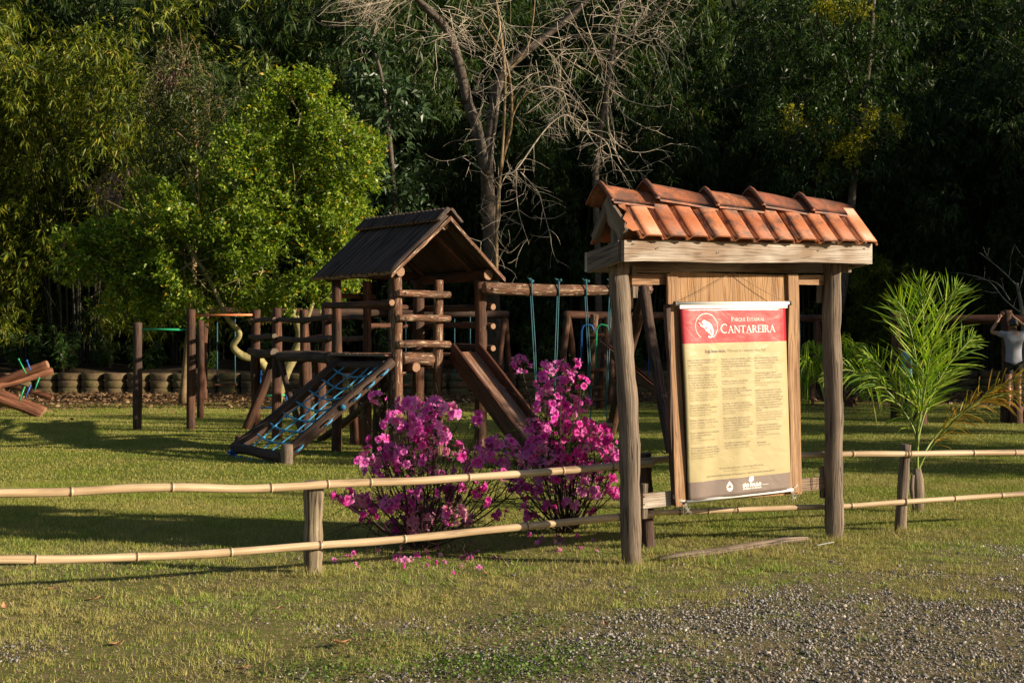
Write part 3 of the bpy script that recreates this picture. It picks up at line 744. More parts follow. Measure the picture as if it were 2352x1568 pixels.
for q, tgt in ((a2, SP(1546, 1143, .02)), (b2, SP(1840, 1103, .02))):
    for k in range(3): mb.tube([q+UP*.004*k, q.lerp(tgt, .5)+UP*(-.01+.006*k), tgt+UP*.01*k], .0025, 6)
    for k in range(7):
        mb.tube([q, q-UP*random.uniform(.03, .07)+SU*random.uniform(-.03, .04)+SN*random.uniform(0, .02), q-UP*random.uniform(.05, .10)+SU*random.uniform(-.05, .06)], .0013, 5)
mb.build('tie_strings', plain('pale_string', (.5, .47, .42), .8), bt)
WH = plain('white_print', (.80, .76, .74), .4, .03); BRN = plain('brown_print', (.19, .14, .085), .5, .1); BRL = plain('faded_brown_print', (.33, .265, .14), .5, .1)
# --- built-in font text mapped on the cloth
BW = 1.0; BH = 1.45
def text_verts(txt, size, align='LEFT', shear=0, bold=0):
    cu = bpy.data.curves.new('t', 'FONT'); cu.body = txt; cu.size = size; cu.align_x = align; cu.shear = shear; cu.offset = bold; cu.resolution_u = 2
    ob = bpy.data.objects.new('t', cu); COL.objects.link(ob); dg = bpy.context.evaluated_depsgraph_get()
    me = bpy.data.meshes.new_from_object(ob.evaluated_get(dg)); bpy.data.objects.remove(ob); bpy.data.curves.remove(cu)
    v = [tuple(q.co) for q in me.vertices]; f = [list(q.vertices) for q in me.polygons]; bpy.data.meshes.remove(me); return v, f
def put_text(mb, txt, a, b, size, width=None, align='LEFT', shear=0, bold=0, off=.003):
    v, f = text_verts(txt, size, align, shear, bold)
    if not v: return
    sx = 1
    if width:
        w = max(q[0] for q in v)-min(q[0] for q in v); sx = width*BW/w
    base = len(mb.v)
    for q in v: mb.v.append(bn(a+q[0]*sx/BW, b-q[1]/BH, off))
    for q in f: mb.face([base+i for i in q], [(0, 0)]*len(q))
# --- hand-drawn roman capitals
TK = .135; TN = .062
def arc(cx, cy, rx, ry, a0, a1, w0, w1, n=14):
    return [(cx+rx*math.cos(R(a0+(a1-a0)*i/n)), cy+ry*math.sin(R(a0+(a1-a0)*i/n)), w0+(w1-w0)*math.sin(math.pi*i/n)) for i in range(n+1)]
def serif(x, y, w=.30): return [(x-w/2, y, .05), (x+w/2, y, .05)]
LET = {
 'I': (.34, [[(.17, 0, TK), (.17, 1, TK)], serif(.17, .02), serif(.17, .98)]),
 'T': (.80, [[(.40, 0, TK), (.40, 1, TK)], serif(.40, .02), [(.03, .965, .07), (.77, .965, .07)], [(.045, .97, .05), (.03, .80, .03)], [(.755, .97, .05), (.77, .80, .03)]]),
 'E': (.66, [[(.17, 0, TK), (.17, 1, TK)], serif(.15, .02, .26), serif(.15, .98, .26), [(.17, .97, .06), (.58, .97, .06)], [(.17, .52, .06), (.50, .52, .06)], [(.17, .03, .06), (.62, .03, .06)], [(.57, .98, .05), (.58, .82, .03)], [(.50, .60, .04), (.50, .43, .04)], [(.61, .02, .05), (.64, .20, .03)]]),
 'L': (.62, [[(.17, 0, TK), (.17, 1, TK)], serif(.17, .02, .28), serif(.17, .98, .30), [(.17, .03, .06), (.58, .03, .06)], [(.57, .02, .05), (.60, .20, .03)]]),
 'A': (.88, [[(.13, 0, TN), (.44, 1.0, TN)], [(.42, 1.0, TK*.9), (.76, 0, TK)], [(.24, .36, .055), (.64, .36, .055)], serif(.13, .02, .26), serif(.76, .02, .26)]),
 'N': (.96, [[(.17, 0, TN), (.17, 1, TN)], [(.17, .98, TK), (.80, .03, TK)], [(.80, 0, TN), (.80, 1, TN)], serif(.17, .02, .26), serif(.12, .98, .20), serif(.80, .98, .26)]),
 'R': (.82, [[(.17, 0, TK), (.17, 1, TK)], serif(.17, .02), serif(.15, .98, .26), [(.17, .96, .06)]+arc(.34, .735, .21, .225, 90, -90, .06, TK, 12)+[(.17, .51, .05)], [(.36, .50, TK*.8), (.68, .02, TK)], serif(.73, .02, .18)]),
 'P': (.68, [[(.17, 0, TK), (.17, 1, TK)], serif(.17, .02), serif(.15, .98, .26), [(.17, .96, .06)]+arc(.34, .72, .21, .24, 90, -90, .06, TK, 12)+[(.17, .48, .05)]]),
 'D': (.90, [[(.17, 0, TK), (.17, 1, TK)], serif(.15, .02, .26), serif(.15, .98, .26), [(.17, .96, .06)]+arc(.36, .5, .42, .46, 90, -90, .06, TK, 16)+[(.17, .04, .06)]]),
 'C': (.86, [arc(.50, .5, .42, .47, 55, 305, .06, TK, 20), [(.74, .90, .05), (.76, .70, .03)]]),
 'Q': (.98, [arc(.48, .5, .42, .47, 0, 360, .10, .10, 26), [(.5, .05, .09), (.70, -.14, .09), (.95, -.22, .05)]]),
 'U': (.88, [[(.17, 1, TK), (.17, .35, TK)]+arc(.44, .33, .27, .30, 180, 360, TK, .06, 12)+[(.71, 1, TN)], serif(.17, .98, .28), serif(.71, .98, .26)]),
 'S': (.60, [arc(.30, .75, .20, .21, 30, 250, .05, .10, 10)+arc(.30, .26, .22, .23, 80, -160, .12, .05, 12), [(.47, .86, .05), (.48, .72, .03)], [(.09, .30, .03), (.08, .12, .04)]]),
 ' ': (.36, [])}
def strokes(mb, mapf, polys):
    for si, pl in enumerate(polys):
        b = len(mb.v); n = len(pl)
        for i, (x, y, w) in enumerate(pl):
            x0, y0 = pl[max(0, i-1)][:2]; x1, y1 = pl[min(n-1, i+1)][:2]
            dx, dy = x1-x0, y1-y0; l = math.hypot(dx, dy) or 1; nx_, ny_ = -dy/l*w/2, dx/l*w/2
            mb.v.append(mapf(x+nx_, y+ny_, si)); mb.v.append(mapf(x-nx_, y-ny_, si))
        for i in range(n-1): mb.face([b+2*i, b+2*i+1, b+2*i+3, b+2*i+2], [(0, 0)]*4)
def caps_text(mb, txt, a0, a1, b_base, h, small=.76):
    """txt: upper = big cap, lower = small cap; fills a0..a1"""
    tot = sum(LET[ch.upper()][0]*(small if ch.islower() else 1) for ch in txt)
    k = (a1-a0)*BW/tot; x = a0*BW
    for ch in txt:
        w, pl = LET[ch.upper()]; s_ = small if ch.islower() else 1
        def mp(px_, py_, si, x=x, s_=s_): return bn((x+px_*k*s_)/BW, b_base-(py_*h*s_)/BH, .0022+.00012*si)
        strokes(mb, mp, pl); x += w*k*s_
mb = MB(); caps_text(mb, 'Parque Estadual', .462, .780, .0755, .0335*1.0); caps_text(mb, 'Cantareira', .357, .882, .137, .070, .80); mb.build('heading', WH, bt)
# emblem: open oval ring and a small monkey on a branch (traced shape)
mb = MB()
ring = arc(.2265, .100, .101, .0675, -58, 238, .0035, .0035, 44)
def ringmap(x_, y_, si): return bn(x_, .100-(y_-.100), .0023)
strokes(mb, ringmap, [[(x_, y_, w) for x_, y_, w in ring]])
def EM(x, y): return ((x-165-.07*(y-205))/1925.0, (y-205)/3556.0)     # pixels of the enlarged heading -> cloth
def poly(pts, off):
    from mathutils.geometry import tessellate_polygon
    q = [EM(*p) for p in pts]; b = len(mb.v)
    # subdivide nothing; cloth is nearly flat over the emblem
    for a_, b_ in q: mb.v.append(bn(a_, b_, off))
    for t in tessellate_polygon([[Vector((x, y, 0)) for x, y in q]]): mb.face([b+i for i in t], [(0, 0)]*3)
poly([(545, 470), (560, 445), (590, 438), (608, 455), (640, 470), (680, 490), (715, 530), (735, 580), (748, 640), (748, 700), (738, 750), (715, 775), (685, 778), (660, 765), (655, 740), (672, 730), (690, 745), (708, 742), (718, 700), (715, 650), (700, 600), (688, 620), (690, 660), (705, 690), (690, 700), (668, 690), (660, 650), (640, 640), (640, 660), (620, 650), (605, 630), (625, 615), (635, 590), (625, 565), (590, 580), (550, 572), (530, 560), (510, 545), (522, 538), (545, 548), (570, 540), (575, 510), (552, 505), (540, 490)], .0026)
poly([(482, 488), (496, 484), (730, 725), (716, 735)], .0022)
mb.build('emblem', WH, bt)
# body text
mb = MB(); put_text(mb, 'Seja bem-vindo.', .200, .238, .036, .205, bold=.0012); mb2 = MB(); put_text(mb2, 'Welcome to Cantareira State Park.', .415, .238, .036, .365, shear=.25)
c1 = [("Sigam as regras e orientações abaixo\ne colaborem para um ambiente mais\nseguro para todos.", "Follow the rules and guidelines below and\nhelp to keep the park safe for everyone."), ("O Uso de máscara é obrigatório para\ntodos, incluindo crianças, durante\ntoda a permanência do visitante\nno Parque, inclusive no percurso\nda trilha. No caso de recusa, será\nsolicitado que o visitante se retire da\nUnidade.", "The use of a mask is mandatory for all\nvisitors, children included, during the\nwhole stay in the Park. If refused the\nvisitor will be asked to leave."), ("Aglomerações e eventos de\nqualquer finalidade serão proibidos\nnas dependências do Parque.", "Crowding and events of any kind are\nforbidden inside the Park."), ("Proibida a entrada de grupos com\nmais de 5 pessoas, incluindo crianças.", "Groups of more than 5 people,\nchildren included, may not enter."), ("Estarão disponíveis para a visitação\napenas espaços abertos pré\ndeterminados.", "Only chosen open areas are open\nto visitors."), ("Mantenha sempre a distância segura\nde 1,5 metro entre pessoas em filas,\nbanheiros e demais locais do Parque.", "Always keep a safe distance of 1.5\nmetres in queues and toilets.")]
c2 = [("Respeite os locais interditados, estes\nestão sinalizados por fitas ou placas.\nEm caso de descumprimento, será\nsolicitado que o visitante se retire\ndo Parque.", "Respect closed areas marked with tape\nor signs. Visitors who do not will be\nasked to leave."), ("Proteja a si mesmo e aos demais.", "Protect yourself and others."), ("Lave as mãos com água e sabão\nsempre que possível, ou as higienize\ncom álcool em gel 70%.", "Wash your hands with soap and water\nor use hand gel."), ("Ao tossir ou espirrar, não use as\nmãos, elas estão entre os principais\nveículos de transmissão do vírus.", "When coughing or sneezing do not\nuse your hands."), ("Não compartilhe objetos pessoais,\ncomo garrafas de água, máscaras,\nroupas e demais itens. Ao utilizar os\nbebedouros dê preferência a garrafa\nde água, ou caneca reutilizável\ne de uso pessoal.", "Do not share personal items such as\nbottles, masks or clothes. Prefer your\nown reusable bottle or cup."), ("Ao utilizar os banheiros, tenham\ncuidados e higiene redobrados.", "Take extra care in the toilets.")]
c3 = [("Evite contatos desnecessários,\nseja com outros visitantes e/ou\ncom funcionários do Parque.", "Avoid contact with other\nvisitors and park staff."), ("Caso apresente algum sintoma\ncompatível COVID-19, seja consciente e\nfique em casa. Mantenha o isolamento\nsocial.", "If you have any symptom, be aware\nand stay at home."), ("Realize a troca da máscara a cada\n2 horas, antes de tocá-la higienize\nas mãos. Caso a máscara não seja\nreutilizável (tecido), descarte-a de\nforma correta, dentro de embalagens\nbem fechadas e de preferência em\numa lixeira fora do Parque evitando\nassim, o contágio de terceiros e\nanimais.", "Change the mask every 2 hours, and\nclean your hands before you touch it.\nThrow used masks away well wrapped\nin a bin outside the Park."), ("Contamos com a compreensão e\ncolaboração de todos. Em caso de\ndúvidas, procure um dos nossos\nfuncionários.", "We count on your understanding\nand help."), ("Bom passeio.", "Enjoy your visit.")]
for ca, cl in ((.035, c1), (.355, c2), (.665, c3)):
    nl = sum(p[0].count('\n')+p[1].count('\n')+2 for p in cl); b = .268; gap = .0135
    lh = (.815-.268-gap*len(cl))/max(nl, 36)
    for pt, en in cl:
        for tx, m_, bo in ((pt, mb, 0), (en, mb2, 0)):
            for ln in tx.split('\n'):
                put_text(m_, ln, ca, b+lh*.75, lh*BH*1.02, min(.275, .0076*len(ln)), bold=bo); b += lh
        b += gap
put_text(mb, 'Para mais informações sobre a COVID-19, ligue 136 ou acesse:', .30, .852, .017, .42)
put_text(mb2, 'For more information about COVID-19, call 136 or visit:', .34, .866, .015, .34)
put_text(mb, 'https://www.saopaulo.sp.gov.br/coronavirus - https://coronavirus.saude.gov.br/', .17, .888, .019, .66)
mb.build('bold_text', BRN, bt); mb2.build('light_text', BRL, bt)
mb = MB()
put_text(mb, 'SÃO PAULO', .505, .958, .034, .185, bold=.0022); put_text(mb, 'GOVERNO DO ESTADO', .505, .972, .017, .185, bold=.0008)
strokes(mb, lambda x_, y_, si: bn(x_, y_, .0026+.0001*si), [[(.575, .932, .022), (.585, .922, .03), (.60, .920, .03), (.615, .912, .02)], arc(.385, .951, .022, .0155, 0, 360, .014, .014, 18), [(.368, .940, .012), (.385, .928, .02), (.402, .940, .012)], [(.372, .958, .008), (.398, .958, .008)], [(.70, .955, .002), (.76, .955, .002)]])
mb.build('footer_logos', WH, bt)

# plank on the ground
mb = MB(); pts = [(1512, 1290), (1560, 1283), (1650, 1272), (1740, 1258), (1800, 1248), (1855, 1243)]
g0 = [G(a, b)+UP*.022 for a, b in pts]
for i in range(len(g0)-1): pass
b_ = len(mb.v)
mb.tube(g0, [.018, .026, .030, .032, .026, .016], 8, True, .06, 0, 1)
o = mb.build('timber_strip', [M['grey'], M['endg']], None, g0[2]-UP*.02); tag(o, 'thin curved strip of weathered timber lying in the grass between the notice board posts', 'timber')
mb = MB(); q = G(1896, 1256); mb.plank(q+Vector((-.07, -.03, .02)), q+Vector((.07, .04, .035)), Vector((.004, -.012, 0)), Vector((0, 0, .001)), 4, .001)
tag(mb.build('paper_scrap', M['white'], None, q), 'narrow white scrap of paper on the grass beside the right notice board post', 'litter')

# ================================================================ bamboo fence
ft = thing('bamboo_fence', 'low fence of two pale bamboo rails wired to short wooden posts', 'fence', G(720, 1317))
def fd(px):
    k = (px-1176)/F; d = 9.559/(1-.408*k)
    if k*d > 1.03: d = 9.702/(1-.27*k)
    return d
def frail(pl, r, off, seams):
    mb = MB(); pts = []
    for a, b in pl: pts.append(P(a, b, fd(a)-off))
    out = []; n = len(pts)
    for i in range(n-1):
        p0 = pts[max(0, i-1)]; p1 = pts[i]; p2 = pts[i+1]; p3 = pts[min(n-1, i+2)]
        for q in range(6):
            t = q/6; out.append(.5*((2*p1)+(p2-p0)*t+(2*p0-5*p1+4*p2-p3)*t*t+(3*p1-p0-3*p2+p3)*t**3))
    out.append(pts[-1])
    rad = [r*(1+.03*math.sin(i*.8)) for i in range(len(out))]
    mb.tube(out, rad, 14, True, .012)
    for px in seams:
        k = min(range(len(out)-1), key=lambda i: abs(out[i].x/out[i].y*F+1176-px))
        q = out[k]; tx = px; a = out[k]; b = out[min(k+1, len(out)-1)]
        ax = a.x/a.y*F+1176; bx = b.x/b.y*F+1176; f = (px-ax)/((bx-ax) or 1); c = a.lerp(b, max(-1, min(1.5, f))); t = (b-a).normalized()
        mb.tube([c-t*.014, c-t*.005, c-t*.004, c+t*.004, c+t*.005, c+t*.014], [r*1.0, r*1.10, r*1.13, r*1.13, r*1.10, r*1.0], 14, False, 0, 0)
        mb.tube([c-t*.0045, c+t*.0045], r*1.145, 14, True, 0, 1)
    return mb.build('rail', [M['bam'], M['node']], ft)
frail([(-120, 1134), (0, 1132), (160, 1129), (300, 1121), (420, 1119), (560, 1122), (680, 1117), (760, 1111), (860, 1107), (960, 1104), (1075, 1096), (1180, 1089), (1300, 1080), (1425, 1069), (1500, 1064)], .028, .10, (163, 395, 622, 752, 850, 1076, 1292, 1405))
frail([(1440, 1062), (1500, 1056), (1600, 1050), (1720, 1047), (1840, 1045), (1960, 1042), (2080, 1042), (2200, 1040), (2300, 1039), (2480, 1038)], .0235, .07, (1535, 1700, 1958, 2085, 2235, 2330))
frail([(-120, 1286), (0, 1284), (150, 1284), (300, 1279), (450, 1273), (600, 1262), (740, 1251), (860, 1243), (990, 1231), (1120, 1217), (1260, 1203), (1420, 1187), (1500, 1181)], .027, .10, (82, 315, 530, 735, 928, 1210, 1420))
frail([(1440, 1180), (1500, 1177), (1600, 1174), (1700, 1170), (1800, 1166), (1900, 1163), (1960, 1161), (2080, 1152), (2200, 1144), (2300, 1137), (2480, 1124)], .0215, .07, (1560, 1626, 1693, 1955, 2080, 2192, 2300))
for (px, yt, yb, r_, m_, lean) in ((720, 1104, 1319, .0655, 'fpost', -2), (1484, 1040, 1268, .055, 'logg', 8), (2074, 1020, 1219, .044, 'grey', -14)):
    d = fd(px); mb = MB(); p1 = P(px-lean/2, yt, d); p0 = P(px+lean/2, yb+4, d)
    N_ = 14; pts = [p0.lerp(p1, i/N_) for i in range(N_+1)]
    rad = [r_*(1+.06*math.sin(i*.9+px)+.03*math.sin(i*2.2)) for i in range(N_+1)]
    mb.tube(pts, rad, 18, True, .05, 0, 1, sq=(.5 if m_ == 'grey' else .15)); mb.build('post', [M[m_], M['endg']], ft)
mb = MB()
for (px, ry, d_) in ((740, 1251, .10), (2080, 1152, .07), (2080, 1042, .07), (2092, 1042, .07)):
    c = P(px, ry, fd(px)-d_)
    mb.tube([c+Vector((.004*math.sin(a_), .028*math.cos(a_), .028*math.sin(a_))) for a_ in [k*6.283/14 for k in range(15)]], .0025, 5)
mb.build('tie_wire', M['node'], ft)
# ================================================================ play tower
WB = [M['logp'], M['end']]; WD = [M['log'], M['end']]; WO = [M['logg'], M['endg']]; WG = [M['grey'], M['endg']]
TB = Vector((-1.60, 18.0, 0)); TF = Vector((1.14, 1.0, 0)); TG = Vector((-.98, 1.2, 0))
fu = TF.normalized(); gu = TG.normalized()
def T(f, g, z): return TB+TF*f+TG*g+UP*z
tw = thing('play_tower', 'dark log play tower with plank gable roof, railed bridge, slide and rope net ramp', 'play tower', T(.5, .5, 0))
def LG(root, name, p0, p1, r0, r1=None, mats=WD, **k):
    mb = MB(); mb.log(p0, p1, r0, r1, **k); return mb.build(name, mats, root)
def bolts(root, pts, r=.014, dirn=Vector((0, -1, 0))):
    mb = MB()
    for p in pts: mb.tube([p, p+dirn*.006], r, 8)
    return mb.build('bolt_holes', M['hole'], root)
M['hole'] = plain('dark_bolt_hole', (.012, .008, .006), .9, .2)
PT = 2.50
for f, g, r, z0, z1, m_ in ((0, 0, .082, -.05, PT, WB), (0, 1, .074, -.05, PT, WD), (1, 0, .092, -.05, PT, WD), (1, 1, .095, -.05, PT, WD), (.49, 0, .072, -.05, 2.47, WB), (.36, 1, .070, -.05, PT, WD)):
    LG(tw, 'post', T(f, g, z0), T(f, g, z1), r, r*.93, m_, bend=.006)
LG(tw, 'stump', PX(821, 20.5, -.05), PX(821, 20.5, 1.3), .118, .115)
LG(tw, 'stump', T(.25, .35, -.05), T(.25, .35, 1.25), .10, .10)
# roof
RZ = 3.36; EZ = 2.50; HW = 1.0/TF.length
LG(tw, 'ridge_log', T(.5, -.09, 3.235), T(.5, 1.15, 3.235), .072)
LG(tw, 'eave_log', T(-.02, -.10, 2.555), T(-.02, 1.12, 2.555), .082)
LG(tw, 'eave_log', T(1.02, -.10, 2.565), T(1.02, 1.12, 2.565), .088)
LG(tw, 'tie_log', T(-.02, 1.0, 2.60), T(1.0, 1.0, 2.60), .06)
for f0 in (.0, 1.0): LG(tw, 'rafter', T(f0, .12, 2.60), T(.5, .12, 3.18), .035)
for f0 in (.0, 1.0): LG(tw, 'rafter', T(f0, .9, 2.60), T(.5, .9, 3.18), .035)
def halflog(mb, p0, p1, side, up, r, n=6):
    """half-round log along p0-p1, flat face down"""
    N_ = 8; b = len(mb.v); uo = random.random()*50; L = (p1-p0).length; ph = random.random()*6
    for i in range(N_+1):
        c = p0.lerp(p1, i/N_)+side*(.004*math.sin(i*1.1+ph))
        rr = r*(1+.05*math.sin(i*1.7+ph))
        for k in range(n+1):
            a_ = math.pi*k/n; mb.v.append(c+side*rr*math.cos(a_)+up*rr*.75*math.sin(a_))
    m_ = n+1
    for i in range(N_):
        v0 = uo+L*i/N_; v1 = uo+L*(i+1)/N_
        for k in range(n):
            mb.face([b+i*m_+k, b+(i+1)*m_+k, b+(i+1)*m_+k+1, b+i*m_+k+1], [(uo+k*r*.5, v0), (uo+k*r*.5, v1), (uo+(k+1)*r*.5, v1), (uo+(k+1)*r*.5, v0)], 0, True)
        mb.face([b+i*m_, b+i*m_+n, b+(i+1)*m_+n, b+(i+1)*m_], [(uo, v0), (uo+2*r, v0), (uo+2*r, v1), (uo, v1)], 0)
    for e in (0, N_):
        idx = [b+e*m_+k for k in range(m_)]
        if e == N_: idx = idx[::-1]
        mb.face(idx, [(.5+r*math.cos(math.pi*k/n), .5+r*math.sin(math.pi*k/n)) for k in range(m_)], 1)
for sg in (-1, 1):
    mb = MB(); nP = 15
    for i in range(nP):
        g = -.155+1.36*(i+.5)/nP
        top = T(.5, g, RZ-.02); eo = T(.5+sg*HW, g, EZ+random.uniform(-.012, .012))+fu*sg*random.uniform(-.01, .025)
        d_ = (top-eo).normalized(); up_ = d_.cross(gu)*(1 if sg > 0 else -1)
        if up_.z < 0: up_ = -up_
        halflog(mb, eo, top, gu, up_, 1.36*TG.length/nP*.53)
    mb.build('roof_slope', [M['roofp'], M['end']], tw)
mb = MB()
for sg in (-1, 1):
    top = T(.5, -.165, RZ+.07); L_ = 1.40
    w = (fu*sg*.19-UP*.17)/2
    nrm = (fu*sg*.17+UP*.19).normalized()
    mb.plank(T(.5, -.18, RZ+.085)+w*1.02+nrm*.01, T(.5, 1.22, RZ+.085)+w*1.02+nrm*.01, w, nrm*.014, 18, .005)
for i in range(22):
    g = -.18+1.4*(i+.5)/22
    for sg in (-1, 1):
        p = T(.5, g, RZ+.10)+fu*sg*.02
        halflog(mb, p+fu*sg*.20-UP*.185, p, gu, (fu*sg*.19+UP*.17).normalized(), .045, 4)
mb.build('ridge_cap', [M['roofp'], M['end']], tw)
# barge boards on the gable edge
for sg in (-1, 1):
    mb = MB(); mb.plank(T(.5+sg*(HW+.01), -.165, EZ-.01), T(.5, -.165, RZ-.035), UP*.030, gu*.016, 8, .004); mb.build('barge_board', M['slidew'] if False else M['logp'], tw)
# ladder rungs on gable face, rails
for z in (2.26, 1.92, 1.56): LG(tw, 'rung', T(-.03, -.075, z), T(.56, -.085, z), .050, .048, WB, wob=.05)
mb = MB()
for z in (2.26, 1.92, 1.56):
    for f in (.03, .50): p = T(f, -.075, z)-gu*.046; mb.tube([p, p-gu*.008], .016, 8)
mb.build('bolt_holes', M['hole'], tw)
LG(tw, 'rail', T(-.085, -.06, 2.13), T(-.075, 1.12, 2.13), .048, .045)
LG(tw, 'rail', T(-.02, 1.07, 2.27), T(.5, 1.07, 2.27), .04)
for z in (2.10, 1.82, 1.50): LG(tw, 'rail', T(1.08, -.10, z), T(1.08, 1.1, z+.01), .050, .046)
for z in (2.12, 1.83): LG(tw, 'rail', T(.36, 1.07, z), T(1.02, 1.07, z), .042)
# deck
mb = MB(); nD = 15
for i in range(nD):
    g = .03+.97*(i+.5)/nD
    halflog(mb, T(-.10, g, 1.395), T(1.0, g, 1.395), gu, UP, .97*TG.length/nD*.52, 5)
mb.build('deck', [M['slidew'], M['endg']], tw)
LG(tw, 'deck_beam', T(-.07, .06, 1.28), T(-.07, .97, 1.27), .062, None, WO)
LG(tw, 'deck_beam', T(.06, .0, 1.36), T(.41, .0, 1.35), .092, .088, WB)
LG(tw, 'deck_beam', T(.145, -.12, 1.245), T(.145, 1.1, 1.245), .078)
LG(tw, 'deck_beam', T(.88, -.05, 1.28), T(.88, 1.1, 1.28), .08)
LG(tw, 'deck_beam', T(.42, .05, 1.27), T(1.05, .05, 1.27), .07)
# slide
sl0 = T(.795, -.02, 1.44); sl1 = Vector((.42, 16.9, .10)); sd_ = (sl1-sl0).normalized(); sw = sd_.cross(UP).normalized()*-1
if sw.x < 0: sw = -sw
sn = sw.cross(sd_); 
if sn.z < 0: sn = -sn
for k in (-1, 1):
    mb = MB(); mb.plank(sl0+sw*.095*k, sl1+sw*.095*k, sw*.092, sn*.014, 8, .001); mb.build('slide_board', M['slidew'], tw)
for k in (-1, 1):
    mb = MB(); mb.plank(sl0+sw*.210*k+sn*.01-sd_*.02, sl1+sw*.210*k+sn*.01, sn*.135, sw*.018, 8, .002); mb.build('slide_side', M['slides'], tw)
# rope net ramp
BL = PX(541, 18.45, .10); BR = PX(652, 17.10, .08); TL_ = PX(790, 19.0, 1.36); TR_ = PX(902, 17.85, 1.33)
BL2 = BL+(BL-TL_).normalized()*.06
LG(tw, 'ramp_side_log', BL2, TL_, .095, .075, WO, wob=.07, bend=.015)
LG(tw, 'ramp_side_log', BR, TR_, .088, .075, WO, wob=.06, bend=.008)
LG(tw, 'ramp_foot_log', BL+Vector((.03, -.03, -.01)), BR+Vector((-.04, .06, -.01)), .072, .070, WO, wob=.06)
LG(tw, 'ramp_stake', PX(659, 17.02, -.05), PX(659, 17.02, .265), .082, .078, WG)
LG(tw, 'ramp_stake', PX(552, 18.9, -.05), PX(552, 18.9, .24), .075, .072, WD)
def NQ(u, v): return (BL.lerp(BR, u)).lerp(TL_.lerp(TR_, u), v)
nrmN = (BR-BL).cross(TL_-BL).normalized()
if nrmN.z < 0: nrmN = -nrmN
def NS(u, v):
    sag = .055*math.sin(math.pi*min(1, max(0, u)))
    return NQ(u, v)-nrmN*sag
net = MB(); US = (.20, .42, .63, .80)
VS = [.045, .165, .285, .40, .515, .635, .755, .875]
for vi, v in enumerate(VS):
    pts = []
    wob_ = random.uniform(-.02, .02)
    for k in range(17):
        u = .02+.96*k/16
        pts.append(NS(u, v+(.045*math.sin(math.pi*u)*(-1))+wob_*.5*math.sin(u*9)+.01))
    net.tube(pts, .0135, 7, True, .04)
for ui, u in enumerate(US):
    pts = [NS(u+.022*math.sin(v_*13+ui*2), v_)+nrmN*.010 for v_ in [.0+.95*k/40 for k in range(41)]]
    net.tube(pts, .0105, 7, True, .04)
for v in VS:
    for ui, u in enumerate(US):
        c = NS(u+.022*math.sin(v*13+ui*2), v-.037*math.sin(math.pi*u)+.005)
        net.sphere(c, .027, 5, 7, sc=(1, 1, .8))
ORs = nrmN*0.0
for k in range(7):     # rope strands running outside the right log
    v0 = .06+k*.13; a = NQ(1.045, v0)-nrmN*.0; b = NQ(1.045, v0+.075)
    outw = (BR-BL).normalized()
    if k % 2 == 0 or k > 4: net.tube([a+outw*.055, a.lerp(b, .3)+outw*.085, a.lerp(b, .7)+outw*.085, b+outw*.05], .0135, 7)
for k in range(3):
    c = NQ(.22+.25*k, -.02)-UP*.075-Vector((.05, .05, 0)); d_ = (BR-BL).normalized()
    net.tube([c-d_*.10+UP*.03, c-d_*.05-Vector((.02, .02, 0)), c+d_*.05-Vector((.02, .02, 0)), c+d_*.09+UP*.03], .014, 7)
net.sphere(NQ(1.07, .50)+UP*.02, .04, 6, 8); net.build('rope_net', M['rope'], tw)
mb = MB(); c = BL+Vector((-.02, -.12, -.08))
for k in range(70):
    d_ = Vector((random.gauss(0, 1), random.gauss(0, 1), random.gauss(0, .8))).normalized(); mb.tube([c, c+d_*.05+UP*.005, c+d_*random.uniform(.06, .10)-UP*.01], .004, 4)
o = mb.build('frayed_rope_end', M['blue'], tw)
# bridge
P2 = Vector((-3.87, 21.5, 0)); P1 = Vector((-4.70, 24.0, 0)); P3 = Vector((-3.95, 24.8, 0)); P4 = Vector((-3.24, 22.8, 0)); PA = T(0, 1, 0); PCm = T(.36, 1, 0)
for p, zt, r in ((P2, 2.15, .082), (P1, 2.18, .085), (P3, 2.2, .085)): LG(tw, 'post', p-UP*.05, p+UP*zt, r, r*.95)
LG(tw, 'post', P4+UP*1.30, P4+UP*2.19, .082, .08)
LG(tw, 'post', P4-UP*.05+Vector((-.1, 0, 0)), P4+UP*1.25+Vector((-.1, 0, 0)), .10, .1)
ev = (P1-P2)*1.12
for z, r in ((1.96, .042), (1.69, .046), (1.42, .075)): LG(tw, 'rail', P2+UP*z+Vector((-.02, -.10, 0)), P2+ev+UP*z+Vector((-.05, -.10, 0)), r, None, WO)
for z, r in ((1.96, .042), (1.65, .045), (1.35, .080)): LG(tw, 'rail', PA+UP*z+Vector((-.09, 0, 0)), P2+UP*z+Vector((-.02, -.0, 0))+Vector((.08, -.08, 0)), r, None, WO)
for z in (1.95, 1.65): LG(tw, 'rail', PCm+UP*z, P4+UP*z+Vector((.09, 0, 0)), .042)
for z in (2.0, 1.66): LG(tw, 'rail', P4+UP*z+Vector((.09, 0, 0)), P3+UP*z+Vector((.09, .05, 0)), .042)
for z in (1.98,): LG(tw, 'rail', P1+UP*z+Vector((-.1, -.1, 0)), P3+UP*z+Vector((.1, .1, 0)), .042)
mb = MB()
for (a0, a1, b0, b1, n_) in ((PA, PCm, P2, P4, 22), (P2, P4, P1, P3, 17)):
    for i in range(n_):
        q = (i+.5)/n_; a = a0.lerp(b0, q); b = a1.lerp(b1, q); d_ = (b-a).normalized(); s_ = d_.cross(UP)
        halflog(mb, a-d_*.04+UP*1.385, b+d_*.04+UP*1.385, s_, UP, .06, 4)
mb.build('bridge_deck', [M['logg'], M['endg']], tw)
LG(tw, 'brace', P2+UP*1.36+Vector((.05, -.05, 0)), PX(700, 20.6, .05), .05, .05, WO)
